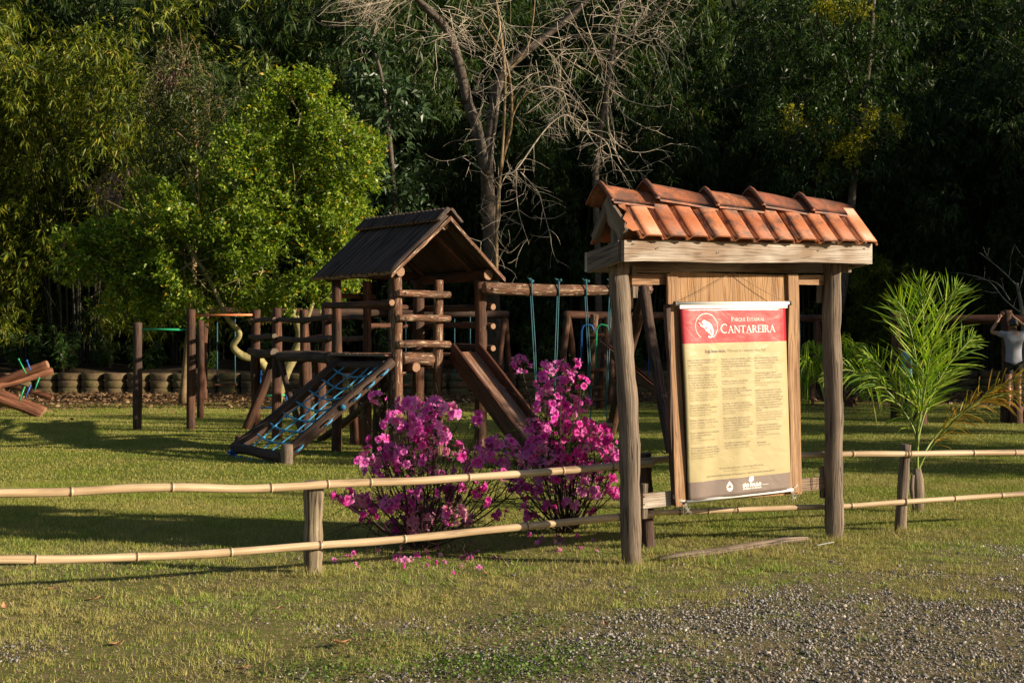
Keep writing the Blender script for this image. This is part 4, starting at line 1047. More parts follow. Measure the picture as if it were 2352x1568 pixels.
LG(tw, 'brace', P1+UP*1.30+Vector((.35, -.1, 0)), P1+Vector((-.15, -.15, 0)), .085, .09)
LG(tw, 'brace', T(.15, .1, 1.2), PX(735, 21.2, .0), .055, .055)
# extra dark legs below the bridge
LG(tw, 'post', PX(700, 22.6, -.05), PX(700, 22.6, 1.32), .10, .10)
LG(tw, 'post', PX(870, 18.9, -.05), PX(872, 18.9, 1.25), .10, .10)

# swing beam
sf = thing('swing_set', 'long brown log swing beam between the play tower and splayed log legs', 'swing frame', Vector((1.9, 20, 0)))
sb0 = P(1111, 661, 18.72); sb1 = P(1494, 664, 20.0)
mb = MB(); mb.log(sb0, sb1, .088, .078, n=14, wob=.04, bend=.012); mb.build('beam', WB, sf)
LG(sf, 'leg', P(1478, 664, 19.9)+UP*.02, PX(1547, 18.0, 0)-UP*.05, .085, .085, WO)
LG(sf, 'leg', P(1484, 664, 20.1)+UP*.02, PX(1398, 21.6, 0)-UP*.05, .085, .09, WD)
q = P(1130, 664, 18.78)-Vector((0, .085, 0)); mb = MB(); mb.tube([q, q-Vector((0, .01, 0))], .022, 10); mb.build('bolt_hole', M['hole'], sf)
def swing(pxs, lab, seat_z, twist=0):
    ks = [(px-1111)/(1494-1111) for px in pxs]; tops = [sb0.lerp(sb1, k) for k in ks]
    c = (tops[0]+tops[1])/2; r_ = thing('swing', lab, 'swing', Vector((c.x, c.y, seat_z)), 'swings hanging from the log beam')
    for t_ in tops:
        mb = MB(); w = .018
        e = Vector((c.x+(t_.x-c.x)*.62, t_.y-.05, seat_z+.22))
        for s_ in (-1, 1):
            mb.tube([t_+Vector((s_*.012-.01, -.02, -.06)), t_.lerp(e, .5)+Vector((s_*.016, 0, 0)), e+Vector((s_*.004, 0, 0))], .0085, 6)
            mb.tube([e, Vector((e.x+(e.x-c.x)*.2+s_*.0, e.y+s_*.10, seat_z+.02))], .0085, 6)
        mb.tube([t_+Vector((.0, .105*math.sin(a_), .105*math.cos(a_))) for a_ in [k*6.283/16 for k in range(17)]], .012, 6)
        for q_ in range(5): mb.sphere(t_+Vector((random.uniform(-.035, .035), random.uniform(-.03, .03), .105+random.uniform(-.01, .03))), .022, 4, 6)
        mb.tube([t_+UP*.11, t_+Vector((-.06, -.03, .15))], .008, 5); mb.build('rope', M['teal'], r_)
    mb = MB(); mb.plank(Vector((c.x-.22, c.y-.06, seat_z)), Vector((c.x+.22, c.y-.04, seat_z)), Vector((0, .10, 0)), UP*.018, 4, .003); mb.build('seat', M['slidew'], r_)
    return r_
swing((1216, 1277), 'rope swing nearest the slide, its seat hidden behind the pink azalea', .42)
swing((1340, 1398), 'rope swing with wooden seat beside the left notice board post', .36)

# ================================================================ pull-up bars
pb = thing('pull_up_bars', 'two log posts holding a lower green bar and a higher orange bar', 'pull-up bars', G(438, 985))
d0 = 23.9
for px, yt in ((316, 740), (439, 710)): LG(pb, 'post', PX(px-1, d0, -.05), P(px, yt, d0), .083, .080, WO if px < 400 else WD, bend=.003)
LG(pb, 'post', PX(460, 27.2, -.05), P(461, 735, 27.2), .075, .07)
mb = MB(); mb.tube([P(326, 756, d0), P(429, 757, d0)], .020, 10); mb.build('bar', M['green'], pb)['label'] = 'green bar'
mb = MB(); mb.tube([P(450, 724, d0), P(580, 723, 23.95)], .020, 10); mb.build('bar', M['orange'], pb)['label'] = 'orange bar'

# ================================================================ crossed log climbing frame on the left
cl = thing('log_climber', 'crossed reddish logs with green and blue rods at the left edge of the lawn', 'climbing frame', PX(20, 28.5, 0))
for i, ((xa, ya, da), (xb, yb, db), r) in enumerate((((-120, 925, 29.5), (110, 836, 29.5), .115), ((-120, 915, 28.9), (121, 851, 30.1), .105), ((-50, 860, 31), (121, 913, 31), .10), ((-80, 868, 29.0), (104, 942, 29.0), .105), ((-120, 880, 28.0), (96, 953, 28.0), .115), ((-60, 846, 32), (14, 866, 32), .09))):
    LG(cl, 'log', P(xa, ya, da), P(xb, yb, db), r*.82, r*.82, [M['logr'], M['end']])
for (xa, ya, xb, yb, m_) in ((56, 890, 43, 925, 'green'), (70, 886, 57, 915, 'blue'), (90, 868, 79, 897, 'green'), (43, 825, 60, 858, 'green'), (62, 828, 70, 850, 'blue')):
    mb = MB(); a = P(xa, ya, 28.2); b = P(xb, yb, 28.2); mb.tube([a, b], .016, 8); mb.sphere(a, .024, 5, 8); mb.build('rod', M[m_], cl)

# ================================================================ background playground
def aframe(root, px, d, ztop, sp, dd, r=.075):
    for s_ in (-1, 1): LG(root, 'leg', PX(px, d, ztop+.05), PX(px, d, 0)+Vector((sp*s_, dd*s_, -.05)), r, r*1.1)
bs = thing('swing_set', 'weathered log swing frame seen behind the tower, in front of the tyre wall', 'swing frame', PX(930, 35, 0))
LG(bs, 'beam', P(694, 719, 34), P(1168, 723, 35.5), .115, .10, WO)
aframe(bs, 1160, 35.5, 2.3, .22, .5); aframe(bs, 700, 34, 2.3, -.22, .5)
ms = thing('swing_set', 'dark log swing frame behind the azaleas, left of the notice board', 'swing frame', PX(1450, 33, 0))
LG(ms, 'beam', P(1298, 723, 33), P(1640, 725, 34), .10, .10, WD); aframe(ms, 1304, 33, 2.2, .25, .6, .085); aframe(ms, 1630, 34, 2.2, .25, .6)
rs_ = thing('swing_set', 'dark log swing frame behind the right notice board post', 'swing frame', PX(1880, 33, 0))
LG(rs_, 'beam', P(1700, 731, 34), P(1888, 731, 34), .10, .10, WD); aframe(rs_, 1876, 34, 2.15, .3, .6)
def farswing(root, xs_, d, z, lab, m_='teal', seat=.45):
    r_ = thing('swing', lab, 'swing', PX(sum(xs_)/2, d, seat), 'small swings under the far log frames')
    for x_ in xs_:
        mb = MB(); mb.tube([PX(x_, d, z), PX(x_, d, seat)], .016, 6); mb.sphere(PX(x_, d, z+.1), .06, 4, 6); mb.build('rope', M[m_], r_)
    mb = MB(); a = PX(xs_[0]-3, d, seat); b = PX(xs_[1]+3, d, seat); mb.plank(a, b, Vector((0, .12, 0)), UP*.02, 3, .003); mb.build('seat', M['slides'], r_)
farswing(bs, (499, 540), 35, 2.2, 'far swing between the pull-up bars and the bridge, above the tyre wall')
farswing(bs, (932, 955), 35, 2.3, 'far swing seen through the tower between its posts')
farswing(bs, (1044, 1080), 35.2, 2.3, 'far swing to the right of the tower above the slide')
farswing(ms, (1436, 1490), 33.3, 2.15, 'far blue-roped swing showing between post and board', 'blue')
farswing(rs_, (1838, 1869), 34, 2.15, 'far swing right of the board beside the right post')
# frame for the far left swing
ls = thing('swing_set', 'dark log frame partly hidden by the broad tree behind the pull-up bars', 'swing frame', PX(520, 35, 0))
LG(ls, 'beam', P(470, 712, 35), P(694, 716, 35), .09, .09, WD)
LG(ls, 'leg', PX(474, 35, 2.4), PX(470, 35, -.05), .08, .08, WD)
# small ladder slide behind
sm = thing('small_slide', 'small far log slide with ladder rungs and hooped handles behind the azalea', 'slide', PX(1370, 30, 0))
for (x0, y0, x1, y1) in ((1366, 722, 1350, 944), (1397, 728, 1375, 950)): LG(sm, 'post', P(x0, y0, 30), P(x1, y1+2, 30), .095, .095, WB if x0 < 1380 else WD)
LG(sm, 'post', P(1405, 745, 32), P(1400, 930, 32), .08)
for y in (772, 850, 892, 920): LG(sm, 'rung', P(1350, y, 29.9), P(1388, y-3, 29.9), .05)
for (x0, m_) in ((1334, 'blue'), (1368, 'green')):
    mb = MB(); mb.tube([P(x0, 845, 29.5), P(x0+2, 760, 29.5), P(x0+6, 748, 29.5), P(x0+14, 745, 29.5), P(x0+26, 748, 29.5), P(x0+30, 760, 29.5)], .022, 8); mb.build('handle', M[m_], sm)
a = P(1385, 793, 29.6); b = P(1560, 940, 27.5)
mb = MB(); mb.plank(a, b, Vector((.06, .22, 0)), UP*.02, 6, .002); mb.build('slide_bed', M['slidew'], sm)
for s_ in (-1, 1): mb = MB(); mb.plank(a+Vector((.065, .24, 0))*s_, b+Vector((.065, .24, 0))*s_, UP*.10, Vector((.01, .02, 0)), 6, .002); mb.build('slide_side', M['slides'], sm)
s2 = thing('small_slide', 'low end of a far wooden slide right of the right notice board post', 'slide', PX(1960, 31, 0))
a = P(1800, 800, 31.5); b = P(1962, 934, 30.6)
mb = MB(); mb.plank(a, b, Vector((.10, .25, 0)), UP*.02, 6, .002); mb.build('slide_bed', M['slidew'], s2)
for s_ in (-1, 1): mb = MB(); mb.plank(a+Vector((.105, .27, 0))*s_+UP*.04, b+Vector((.105, .27, 0))*s_+UP*.04, UP*.10, Vector((.01, .02, 0)), 6, .002); mb.build('slide_side', M['slides'], s2)
for x_ in (1800, 1822): LG(s2, 'post', PX(x_, 31.8, 0), PX(x_, 31.8, 1.8), .09)
# little blue ladder under the bridge
ld_ = thing('rope_ladder', 'small far ladder with blue and green rungs under the bridge', 'ladder', PX(620, 27, 0))
for k, (y, m_) in enumerate(((862, 'blue'), (908, 'green'), (936, 'blue'), (968, 'green'))):
    mb = MB(); mb.tube([P(594, y+1, 27), P(655, y-1, 27)], .020, 6); mb.build('rung', M[m_], ld_)
for x_ in ((600, 590), (656, 660)): mb = MB(); mb.tube([P(x_[0], 850, 27), P(x_[1], 972, 27)], .018, 6); mb.build('rope', M['blue'], ld_)
# high bar frame on the right
hb = thing('high_bar_set', 'dark log high bar frame on thick posts at the right edge', 'high bar', PX(2200, 25, 0))
LG(hb, 'beam', P(2040, 734, 25.3), P(2470, 733, 24.6), .085, .085, [M['slides'], M['end']])
for x_, d_, r in ((2056, 25.3, .10), (2310, 24.6, .105), (2430, 24.6, .10)): LG(hb, 'post', PX(x_, d_, -.05), PX(x_+1, d_, 2.12+gz(9, d_)), r*1.05, r, WD)
for x_, h in ((2335, .34), (2366, .30), (2114, .52)):
    q = G(x_, 985); q = PX(x_, 24.4, 0); mb = MB(); mb.log(q-UP*.05, q+UP*(h+.05), .13, .12); o = mb.build('log_stump', WD, None, q); tag(o, {2335: 'short dark log stump under the feet of the person in grey', 2366: 'short dark log stump at the right border of the picture', 2114: 'short dark log stump behind the young palm'}[x_], 'stump')

# ================================================================ tyre wall
def tyre_mesh(seed):
    mb = MB(); rs = random.Random(seed)
    K = 26; prf = []
    R0 = .345
    for k in range(9):
        a_ = -math.pi*.5+math.pi*k/8; prf.append((R0-.055+.055*math.cos(a_)**.7 if math.cos(a_) > 0 else R0-.055, .108*math.sin(a_)*1.0))
    prf = [(R0-.16, -.085)]+prf+[(R0-.16, .085)]
    tread = []
    b = 0
    for k in range(K):
        th = 6.283*k/K; w = 1+.012*math.sin(3*th+seed)+.01*math.sin(7*th)
        for (r, z) in prf: mb.v.append(Vector((r*w*math.cos(th), r*w*math.sin(th), z+.11)))
    m_ = len(prf)
    for k in range(K):
        k2 = (k+1) % K
        for i in range(m_-1): mb.face([k*m_+i, k2*m_+i, k2*m_+i+1, k*m_+i+1], [(k/K*8, i*.1), ((k+1)/K*8, i*.1), ((k+1)/K*8, i*.1+.1), (k/K*8, i*.1+.1)], 0, True)
    me = bpy.data.meshes.new('tyre'); me.from_pydata([tuple(v) for v in mb.v], [], mb.f)
    l = me.uv_layers.new(name='UVMap'); l.data.foreach_set('uv', [c for f in mb.uv for q in f for c in q]); me.polygons.foreach_set('use_smooth', [True]*len(mb.f))
    return me
def tyre_mat():
    m, nt, b = mat('mossy_old_tyre'); g = nt.nodes.new('ShaderNodeNewGeometry'); oi = nt.nodes.new('ShaderNodeObjectInfo')
    n = noise_n(nt, mapped(nt, g.outputs['Position'], (2.5, 2.5, 4)), 1, 5, .65); n2 = noise_n(nt, g.outputs['Position'], 22, 4, .6)
    c = ramp(nt, n, [(.32, (.05, .042, .028)), (.48, (.15, .10, .05)), (.60, (.11, .105, .035)), (.75, (.26, .16, .08))])
    c = mixc(nt, .7, c, ramp(nt, n2, [(.3, (.6, .6, .6)), (.7, (1.25, 1.2, 1.1))]), 'MULTIPLY')
    nt.links.new(c, b.inputs['Base Color']); b.inputs['Roughness'].default_value = .9
    w = N(nt, 'ShaderNodeTexWave'); w.inputs['Scale'].default_value = 5; nt.links.new(uvsrc(nt), w.inputs['Vector']); bump(nt, b, w.outputs['Fac'], .3, .01); return m
mty = tyre_mat(); tms = [tyre_mesh(s_) for s_ in (1, 2, 3)]
for t_ in tms: t_.materials.append(mty)
msd = plain('stack_soil', (.07, .045, .025), .95, .5, 10, .1, .6)
sm_ = bpy.data.meshes.new('stack_soil'); mb = MB(); mb.grid(lambda u, v: Vector((.30*u*math.cos(6.283*v), .30*u*math.sin(6.283*v), .60+.05*(1-u)+.02*math.sin(v*20)*u)), 5, 16)
sm_.from_pydata([tuple(v) for v in mb.v], [], mb.f); sm_.materials.append(msd)
for i in range(48):
    x_ = -16.3+i*.70; y_ = 39.75+.12*math.sin(x_*.4)+random.uniform(-.03, .03)
    r_ = thing('tyre_stack', 'stack of three old mossy tyres filled with soil in the long retaining row', 'tyre stack', Vector((x_, y_, gz(x_, y_)-.03)), 'stacks of old tyres retaining the planting bed')
    r_.rotation_euler = (0, 0, random.uniform(0, 6))
    for k in range(3):
        o = bpy.data.objects.new('tyre', tms[(i+k) % 3]); COL.objects.link(o); o.parent = r_; o.location = (random.uniform(-.012, .012), random.uniform(-.012, .012), k*.222+random.uniform(-.004, .004)); o.rotation_euler = (random.uniform(-.03, .03), random.uniform(-.03, .03), random.uniform(0, 6)); s_ = random.uniform(.985, 1.02); o.scale = (s_, s_, 1.02)
    o = bpy.data.objects.new('soil', sm_); COL.objects.link(o); o.parent = r_

# ================================================================ people (body = one skinned surface; clothes are children)
def skinned(name, joints, edges, mats, parent, origin, sub=2, root=0):
    me = bpy.data.meshes.new(name); me.from_pydata([tuple(Vector(j[0])-origin) for j in joints], edges, [])
    o = bpy.data.objects.new(name, me); COL.objects.link(o)
    for m_ in mats: me.materials.append(m_)
    sk = o.modifiers.new('skin', 'SKIN'); sk.use_smooth_shade = True
    lay = me.skin_vertices[0].data if me.skin_vertices else None
    if lay is None: me.attributes; bpy.context.view_layer.update()
    for i, j in enumerate(joints):
        r_ = j[1]; sv_ = me.skin_vertices[0].data[i]; sv_.radius = r_ if isinstance(r_, tuple) else (r_, r_); sv_.use_root = (i == root)
    ss = o.modifiers.new('sub', 'SUBSURF'); ss.levels = sub; ss.render_levels = sub
    if parent: o.parent = parent
    else: o.location = origin
    return o
skin_m = plain('skin', (.36, .19, .12), .55, .08, 6); skin_d = plain('tan_skin', (.26, .13, .08), .55, .08, 6); hair_m = plain('black_hair', (.012, .010, .010), .45, .3, 60, .5)
gshirt = plain('grey_tshirt', (.24, .25, .30), .85, .08, 12, .2); bshirt = plain('light_blue_tshirt', (.22, .48, .62), .85, .08, 12, .2); shorts = plain('black_shorts', (.015, .015, .02), .85, .2); jeans = plain('dark_trousers', (.03, .035, .05), .85, .2); shoe = plain('dark_shoes', (.04, .04, .045), .6, .2)
def person(org, H, face, arms, skm, top_m, leg_m, lab, legs_cov, hair_len, lean=0, pose=None):
    """face: angle of facing direction (0 = +x). arms: per side list of (right, fwd, z) for elbow, wrist"""
    org = Vector(org); fx = Vector((math.cos(face), math.sin(face), 0)); rt = Vector((math.sin(face), -math.cos(face), 0))
    k = H/1.70
    def B(r, f, z): return org+(rt*r+fx*f+UP*z)*k
    J = [(B(0, 0, .93), (.15*k, .105*k)), (B(0, .0, 1.08), (.125*k, .09*k)), (B(0, .0, 1.26), (.145*k, .10*k)), (B(0, 0, 1.40), (.12*k, .075*k)), (B(0, .0, 1.47), .052*k), (B(0, .015, 1.535), .055*k), (B(0, .022, 1.60), (.077*k, .09*k)), (B(0, .012, 1.665), .062*k)]
    E = [(i, i+1) for i in range(7)]
    for s_ in (-1, 1):
        b = len(J); (e, w) = arms[0 if s_ < 0 else 1]
        sh = B(.17*s_, 0, 1.40); J += [(sh, .052*k), (B(*e), .040*k), (B(*w), .027*k)]
        E += [(3, b), (b, b+1), (b+1, b+2)]
        wv = B(*w); dirn = (B(*w)-B(*e)).normalized(); palm = wv+dirn*.07*k; J.append((palm, (.036*k, .018*k))); E.append((b+2, b+3))
        sd2 = dirn.cross(fx); sd2 = sd2.normalized() if sd2.length > .1 else rt
        fb = len(J)
        for q in range(4):
            base = palm+sd2*(.024-.016*q)*k; L_ = (.066, .076, .070, .055)[q]*k; curl = -fx*.02*k if pose == 'hang' else Vector((0, 0, 0))
            J += [(base+dirn*.03*k, .009*k), (base+dirn*(.03*k+L_*.55)+curl, .0082*k), (base+dirn*(.03*k+L_*.85)+curl*2.2, .007*k)]
            E += [(b+3, fb), (fb, fb+1), (fb+1, fb+2)]; fb += 3
        J += [(wv+dirn*.03*k+sd2*.035*k, .011*k), (wv+dirn*.07*k+sd2*.055*k, .009*k)]; E += [(b+2, fb), (fb, fb+1)]
    for s_ in (-1, 1):
        b = len(J); J += [(B(.09*s_, 0, .86), .085*k), (B(.10*s_, .02, .50), .058*k), (B(.10*s_, .0, .30), .052*k), (B(.10*s_, -.02, .085), .036*k), (B(.11*s_, .03, .035), .034*k), (B(.115*s_, .15, .022), .026*k)]
        E += [(0, b)]+[(b+i, b+i+1) for i in range(5)]
    root = bpy.data.objects.new('person', None); bpy.data.objects.remove(root)
    body = skinned('person', J, E, [skm], None, org); ORG[body.name] = org; tag(body, lab, 'person')
    # face and hair
    hc = B(0, .02, 1.60)
    mb = MB()
    for s_ in (-1, 1):
        mb.sphere(hc+(fx*.088+rt*.030*s_+UP*.005)*k, .011*k, 5, 8)
    mb.build('eyes', hair_m, body)
    mb = MB(); mb.grid(lambda u, v: hc+(fx*(.088+.022*math.sin(3.14*v)*u)+rt*(.016*(2*v-1)*u)+UP*(.015-.045*u))*k, 4, 6); 
    for s_ in (-1, 1): mb.sphere(hc+(rt*.083*s_-fx*.005-UP*.005)*k, .022*k, 5, 8, sc=(.7, .9, 1.3))
    mb.build('nose_and_ears', skm, body)
    mb = MB(); mb.grid(lambda u, v: hc+(fx*.092+rt*.024*(2*v-1)-UP*(.045+.010*u))*k, 1, 5); mb.build('mouth', plain('lips', (.25, .08, .07), .5), body)
    mb = MB()
    def hf(u, v):
        th = 6.283*v; ph = u*2.15*(1 if hair_len > 1 else .86); c = math.cos(th-math.pi)
        front = max(0, math.cos(th))
        ph *= 1-.52*front**1.5
        r_ = .094*k*(1+.03*math.sin(th*9)+.02*math.sin(th*23+u*9))
        return hc+UP*.012*k+(fx*math.cos(th)*1.12+rt*math.sin(th)*.92)*r_*math.sin(ph)+UP*r_*1.1*math.cos(ph)
    mb.grid(hf, 10, 30)
    if hair_len > 1: mb.sphere(hc-fx*.10*k+UP*.01*k, .045*k, 6, 8)
    mb.build('hair', hair_m, body)
    # clothing
    e0, w0 = arms[0]; e1, w1 = arms[1]
    g_ = 1.13
    TJ = [(B(0, 0, .80), (.18*k, .13*k)), (B(0, 0, .90), (.172*k, .125*k)), (B(0, 0, 1.05), (.155*k, .115*k)), (B(0, 0, 1.25), (.17*k, .122*k)), (B(0, 0, 1.40), (.14*k, .09*k)), (B(0, 0, 1.45), .065*k)]
    TE = [(0, 1), (1, 2), (2, 3), (3, 4), (4, 5)]
    for s_, e in ((-1, e0), (1, e1)):
        b = len(TJ); sh = B(.17*s_, 0, 1.40); el = B(*e); TJ += [(sh, .068*k), (sh.lerp(el, .55), .062*k)]; TE += [(4, b), (b, b+1)]
    t_ = skinned('tshirt', TJ, TE, [top_m], body, org)
    LJ = [(B(0, 0, .93), (.16*k, .115*k))]; LE = []
    for s_ in (-1, 1):
        b = len(LJ); LJ += [(B(.09*s_, 0, .84), .097*k), (B(.10*s_, .012, .62), .078*k)]; LE += [(0, b), (b, b+1)]
        if legs_cov > 1: LJ += [(B(.10*s_, .02, .45), .066*k), (B(.10*s_, 0, .12), .055*k)]; LE += [(b+1, b+2), (b+2, b+3)]
    skinned('trousers' if legs_cov > 1 else 'shorts', LJ, LE, [leg_m], body, org)
    for s_ in (-1, 1):
        SJ = [(B(.105*s_, -.04, .045), .046*k), (B(.11*s_, .05, .045), .048*k), (B(.115*s_, .16, .035), .036*k)]
        skinned('shoe', SJ, [(0, 1), (1, 2)], [shoe], body, org)
    return body
person(PX(2328, 24.35, .36), 1.66, R(93), [((-.40, .10, 1.45), (-.22, .16, 1.70)), ((.36, .10, 1.48), (.12, .16, 1.70))], skin_m, gshirt, shorts,
       'person in a grey T-shirt and black shorts, back turned, holding the high bar above', 1, 2, pose='hang')
person(PX(2079, 25.6, .10), 1.52, R(-12), [((-.20, .05, 1.14), (-.12, .28, 1.20)), ((.19, .06, 1.12), (.10, .28, 1.16))], skin_d, bshirt, jeans,
       'person in a light blue T-shirt standing in profile behind the young palm', 2, 1)
# ================================================================ plants
UPn = np.array([0, 0, 1.0])
def nv(v): return np.array([v[0], v[1], v[2]], float)
def lump3(C, k=1.35):
    x, y, z = C[:, 0]*k, C[:, 1]*k, C[:, 2]*k
    return np.sin(x*2.1+np.sin(y*1.7))+np.sin(y*2.3+np.sin(z*1.9))+np.sin(z*2.5+np.sin(x*1.3)*1.5)
def crown_mesh(name, clumps, dens, nper, L, W, spread=.16, droop=.15, up=.35, fold=.05, shell=.62, orig=None, thr=-.55):
    """clumps: (centre, (rx,ry,rz)); leaf sprays scattered through each lobe, denser near its surface"""
    out = []; Wd = []
    for c, r in clumps:
        c = nv(c); r = np.array(r, float)
        area = 4*math.pi*((r[0]*r[1])**1.6/3+(r[0]*r[2])**1.6/3+(r[1]*r[2])**1.6/3)**(1/1.6)
        n = int(area*dens)
        d = unit(rng.normal(size=(n, 3))); 
        rad = shell+(1-shell)*rng.random(n)**.6
        bumpy = 1+.24*np.sin(d[:, 0]*7+c[0])*np.sin(d[:, 2]*6+c[2])+.10*np.sin(d[:, 1]*13+d[:, 2]*9)+rng.normal(size=n)*.035
        p = c+d*r*(rad*bumpy)[:, None]
        kp = lump3(p) > thr; p = p[kp]; d = d[kp]; n = len(p)
        if n == 0: continue
        sd = unit(d+UPn*up+rng.normal(size=(n, 3))*.45)
        m = nper; pp = np.repeat(p, m, 0); ss = np.repeat(sd, m, 0)
        t = rng.random((n*m, 1)); pp = pp+ss*t*spread*1.6+rng.normal(size=pp.shape)*spread*.32
        ld_ = unit(ss*.55+rng.normal(size=pp.shape)*.75)
        out.append(pp); Wd.append(ld_)
    P_ = np.concatenate(out); D = np.concatenate(Wd); n = len(P_)
    if orig is not None: P_ = P_-nv(orig)
    return np_mesh(name, leaves(P_, D, L*rng.uniform(.65, 1.25, n), W*rng.uniform(.7, 1.2, n), droop, fold), 4), n
def limb(mb, pts, r0, r1, n=8, wob=.05, jit=.0):
    pts = [Vector(p) for p in pts]; out = []
    m_ = len(pts)
    for i in range(m_-1):
        p0 = pts[max(0, i-1)]; p1 = pts[i]; p2 = pts[i+1]; p3 = pts[min(m_-1, i+2)]
        for q in range(5):
            t = q/5; out.append(.5*((2*p1)+(p2-p0)*t+(2*p0-5*p1+4*p2-p3)*t*t+(3*p1-p0-3*p2+p3)*t**3)+Vector((random.uniform(-jit, jit), random.uniform(-jit, jit), random.uniform(-jit, jit))))
    out.append(pts[-1]); k = len(out)
    mb.tube(out, [r0+(r1-r0)*(i/(k-1))**.8 for i in range(k)], n, True, wob)
    return out
def twigs(mb, p, d, L, r, depth, curl=.55, droop=.0, n=(2, 4), seg=5, minr=.0035):
    """recursive bare twigs that curve"""
    p = Vector(p); d = Vector(d).normalized(); ax = Vector((random.gauss(0, 1), random.gauss(0, 1), random.gauss(0, 1))).normalized(); pts = [p]
    for i in range(seg):
        d = (Quaternion(ax, curl/seg*random.uniform(.5, 1.5)) @ d); d = (d+Vector((0, 0, -droop/seg))+Vector((random.gauss(0, .05), random.gauss(0, .05), random.gauss(0, .05)))).normalized()
        pts.append(pts[-1]+d*L/seg)
    mb.tube(pts, [max(minr, r*(1-.6*i/seg)) for i in range(seg+1)], 5 if r > .02 else 4, False)
    if depth > 0:
        for k in range(random.randint(*n)):
            q = random.uniform(.25, 1.0); i = min(seg-1, int(q*seg)); b = pts[i].lerp(pts[i+1], q*seg-i)
            t = (pts[i+1]-pts[i]).normalized(); s_ = Vector((random.gauss(0, 1), random.gauss(0, 1), random.gauss(0, 1))).normalized()
            twigs(mb, b, (t*.8+s_*.75), L*random.uniform(.45, .8), r*.6, depth-1, curl*random.choice((-1, 1)), droop, n, seg, minr)

# ---- broad sunlit tree on the left
tb = G(628, 938); bt_ = thing('broadleaf_tree', 'broad sunlit bright green tree with scattered yellow leaves behind the bridge', 'tree', tb)
blobs = [(690, 265, 95, 30.5), (640, 340, 130, 31), (780, 372, 105, 30.5), (835, 335, 48, 30.3), (560, 450, 130, 31), (680, 500, 140, 30), (455, 520, 115, 30.5), (790, 520, 85, 31), (360, 560, 110, 30.5), (255, 570, 90, 31), (200, 610, 62, 31), (150, 555, 30, 31), (330, 440, 42, 31), (480, 640, 90, 30), (600, 625, 100, 29.8), (380, 665, 70, 30.3), (720, 640, 85, 30), (300, 650, 60, 31), (250, 680, 48, 31), (790, 600, 60, 30.4), (345, 715, 34, 30), (500, 575, 80, 30.3), (430, 610, 70, 30.2), (540, 530, 80, 30.2), (430, 710, 42, 30), (640, 190, 30, 30.6), (700, 195, 34, 30.6), (600, 700, 42, 30)]
cl_ = []
for px, py, r, d in blobs:
    rr = r/F*d; cl_.append((P(px, py, d+random.uniform(-.5, .5)), (rr*.98, rr*1.0, rr*.92)))
me_, n_ = crown_mesh('crown', cl_, 34, 16, .105, .055, .13, .12, .35, orig=tb, shell=.35, thr=-.8); print('tree leaves', n_)
link('crown', me_, M['lf_tree'], bt_)
mb = MB(); t0 = tb-UP*.05
limb(mb, [t0, P(655, 860, 30.8), P(690, 775, 30.8), P(665, 700, 30.6), P(640, 640, 30.6), P(600, 520, 30.8)], .15, .06, 10)
limb(mb, [P(640, 900, 31), P(600, 830, 30.6), P(560, 818, 30.4), P(536, 795, 30.3), P(550, 765, 30.2), P(520, 725, 30.2), P(480, 640, 30.3), P(430, 560, 30.5)], .11, .045, 10)
limb(mb, [P(690, 775, 30.8), P(720, 690, 30.6), P(760, 560, 30.6), P(790, 420, 30.6)], .07, .02)
limb(mb, [P(600, 520, 30.8), P(660, 400, 30.8), P(690, 260, 30.6)], .055, .015)
limb(mb, [P(520, 725, 30.2), P(420, 680, 30.3), P(330, 620, 30.5), P(200, 580, 30.9)], .045, .012)
for _ in range(60):
    c, r = random.choice(cl_); d = Vector((random.gauss(0, 1), random.gauss(0, 1), random.gauss(0, 1))).normalized()
    twigs(mb, Vector(c)-d*.1, d, r[0]*1.1, .018, 1, .5)
mb.build('trunk', M['barky'], bt_)

# ---- slender dull tree with drooping dead leaves behind it
tb = G(430, 925); tb.y = 33.5; tb = PX(420, 33.5, 0); dt = thing('slender_tree', 'slender olive tree with drying pinkish-brown leaves rising behind the broad green tree', 'tree', tb)
cl_ = [(P(a, b, 33.5+random.uniform(-.4, .4)), (r/F*33.5*.95,)*3) for a, b, r in ((400, 190, 70), (340, 250, 60), (470, 270, 90), (560, 270, 70), (430, 350, 110), (530, 380, 80), (350, 350, 50), (560, 200, 40), (330, 170, 34), (430, 130, 34))]
me_, n_ = crown_mesh('crown', cl_, 13, 10, .15, .048, .22, .35, .2, orig=tb, shell=.4); link('crown', me_, M['lf_dull'], dt)
cd_ = [(P(a, b, 33.2+random.uniform(-.4, .4)), (r/F*33*.9, r/F*33*.9, r/F*33*1.2)) for a, b, r in ((395, 130, 40), (425, 165, 34), (385, 180, 26), (470, 195, 18), (300, 170, 15), (250, 440, 50), (295, 420, 40), (270, 480, 42), (520, 320, 22), (350, 225, 16))]
me_, n_ = crown_mesh('dead_leaves', cd_, 13, 7, .17, .035, .16, .7, -1.2, orig=tb, shell=.2); link('dead_leaves', me_, M['lf_dead'], dt)
mb = MB(); limb(mb, [tb, P(440, 700, 33.5), P(450, 450, 33.5), P(447, 300, 33.5), P(430, 130, 33.5)], .13, .02)
for pts in ([(447, 300), (400, 255), (345, 215)], [(448, 330), (500, 280), (560, 200)], [(446, 420), (350, 430), (245, 410)], [(449, 350), (400, 300), (330, 280)], [(440, 380), (480, 330), (530, 300)]):
    limb(mb, [P(a, b, 33.5) for a, b in pts], .045, .012)
for _ in range(40): a = random.choice(((400, 200), (250, 440), (300, 430), (470, 280), (350, 240), (440, 160))); twigs(mb, P(a[0]+random.uniform(-30, 30), a[1]+random.uniform(-30, 30), 33.4), (random.gauss(0, 1), random.gauss(0, .5), random.uniform(-.2, 1)), .7, .012, 1, .7)
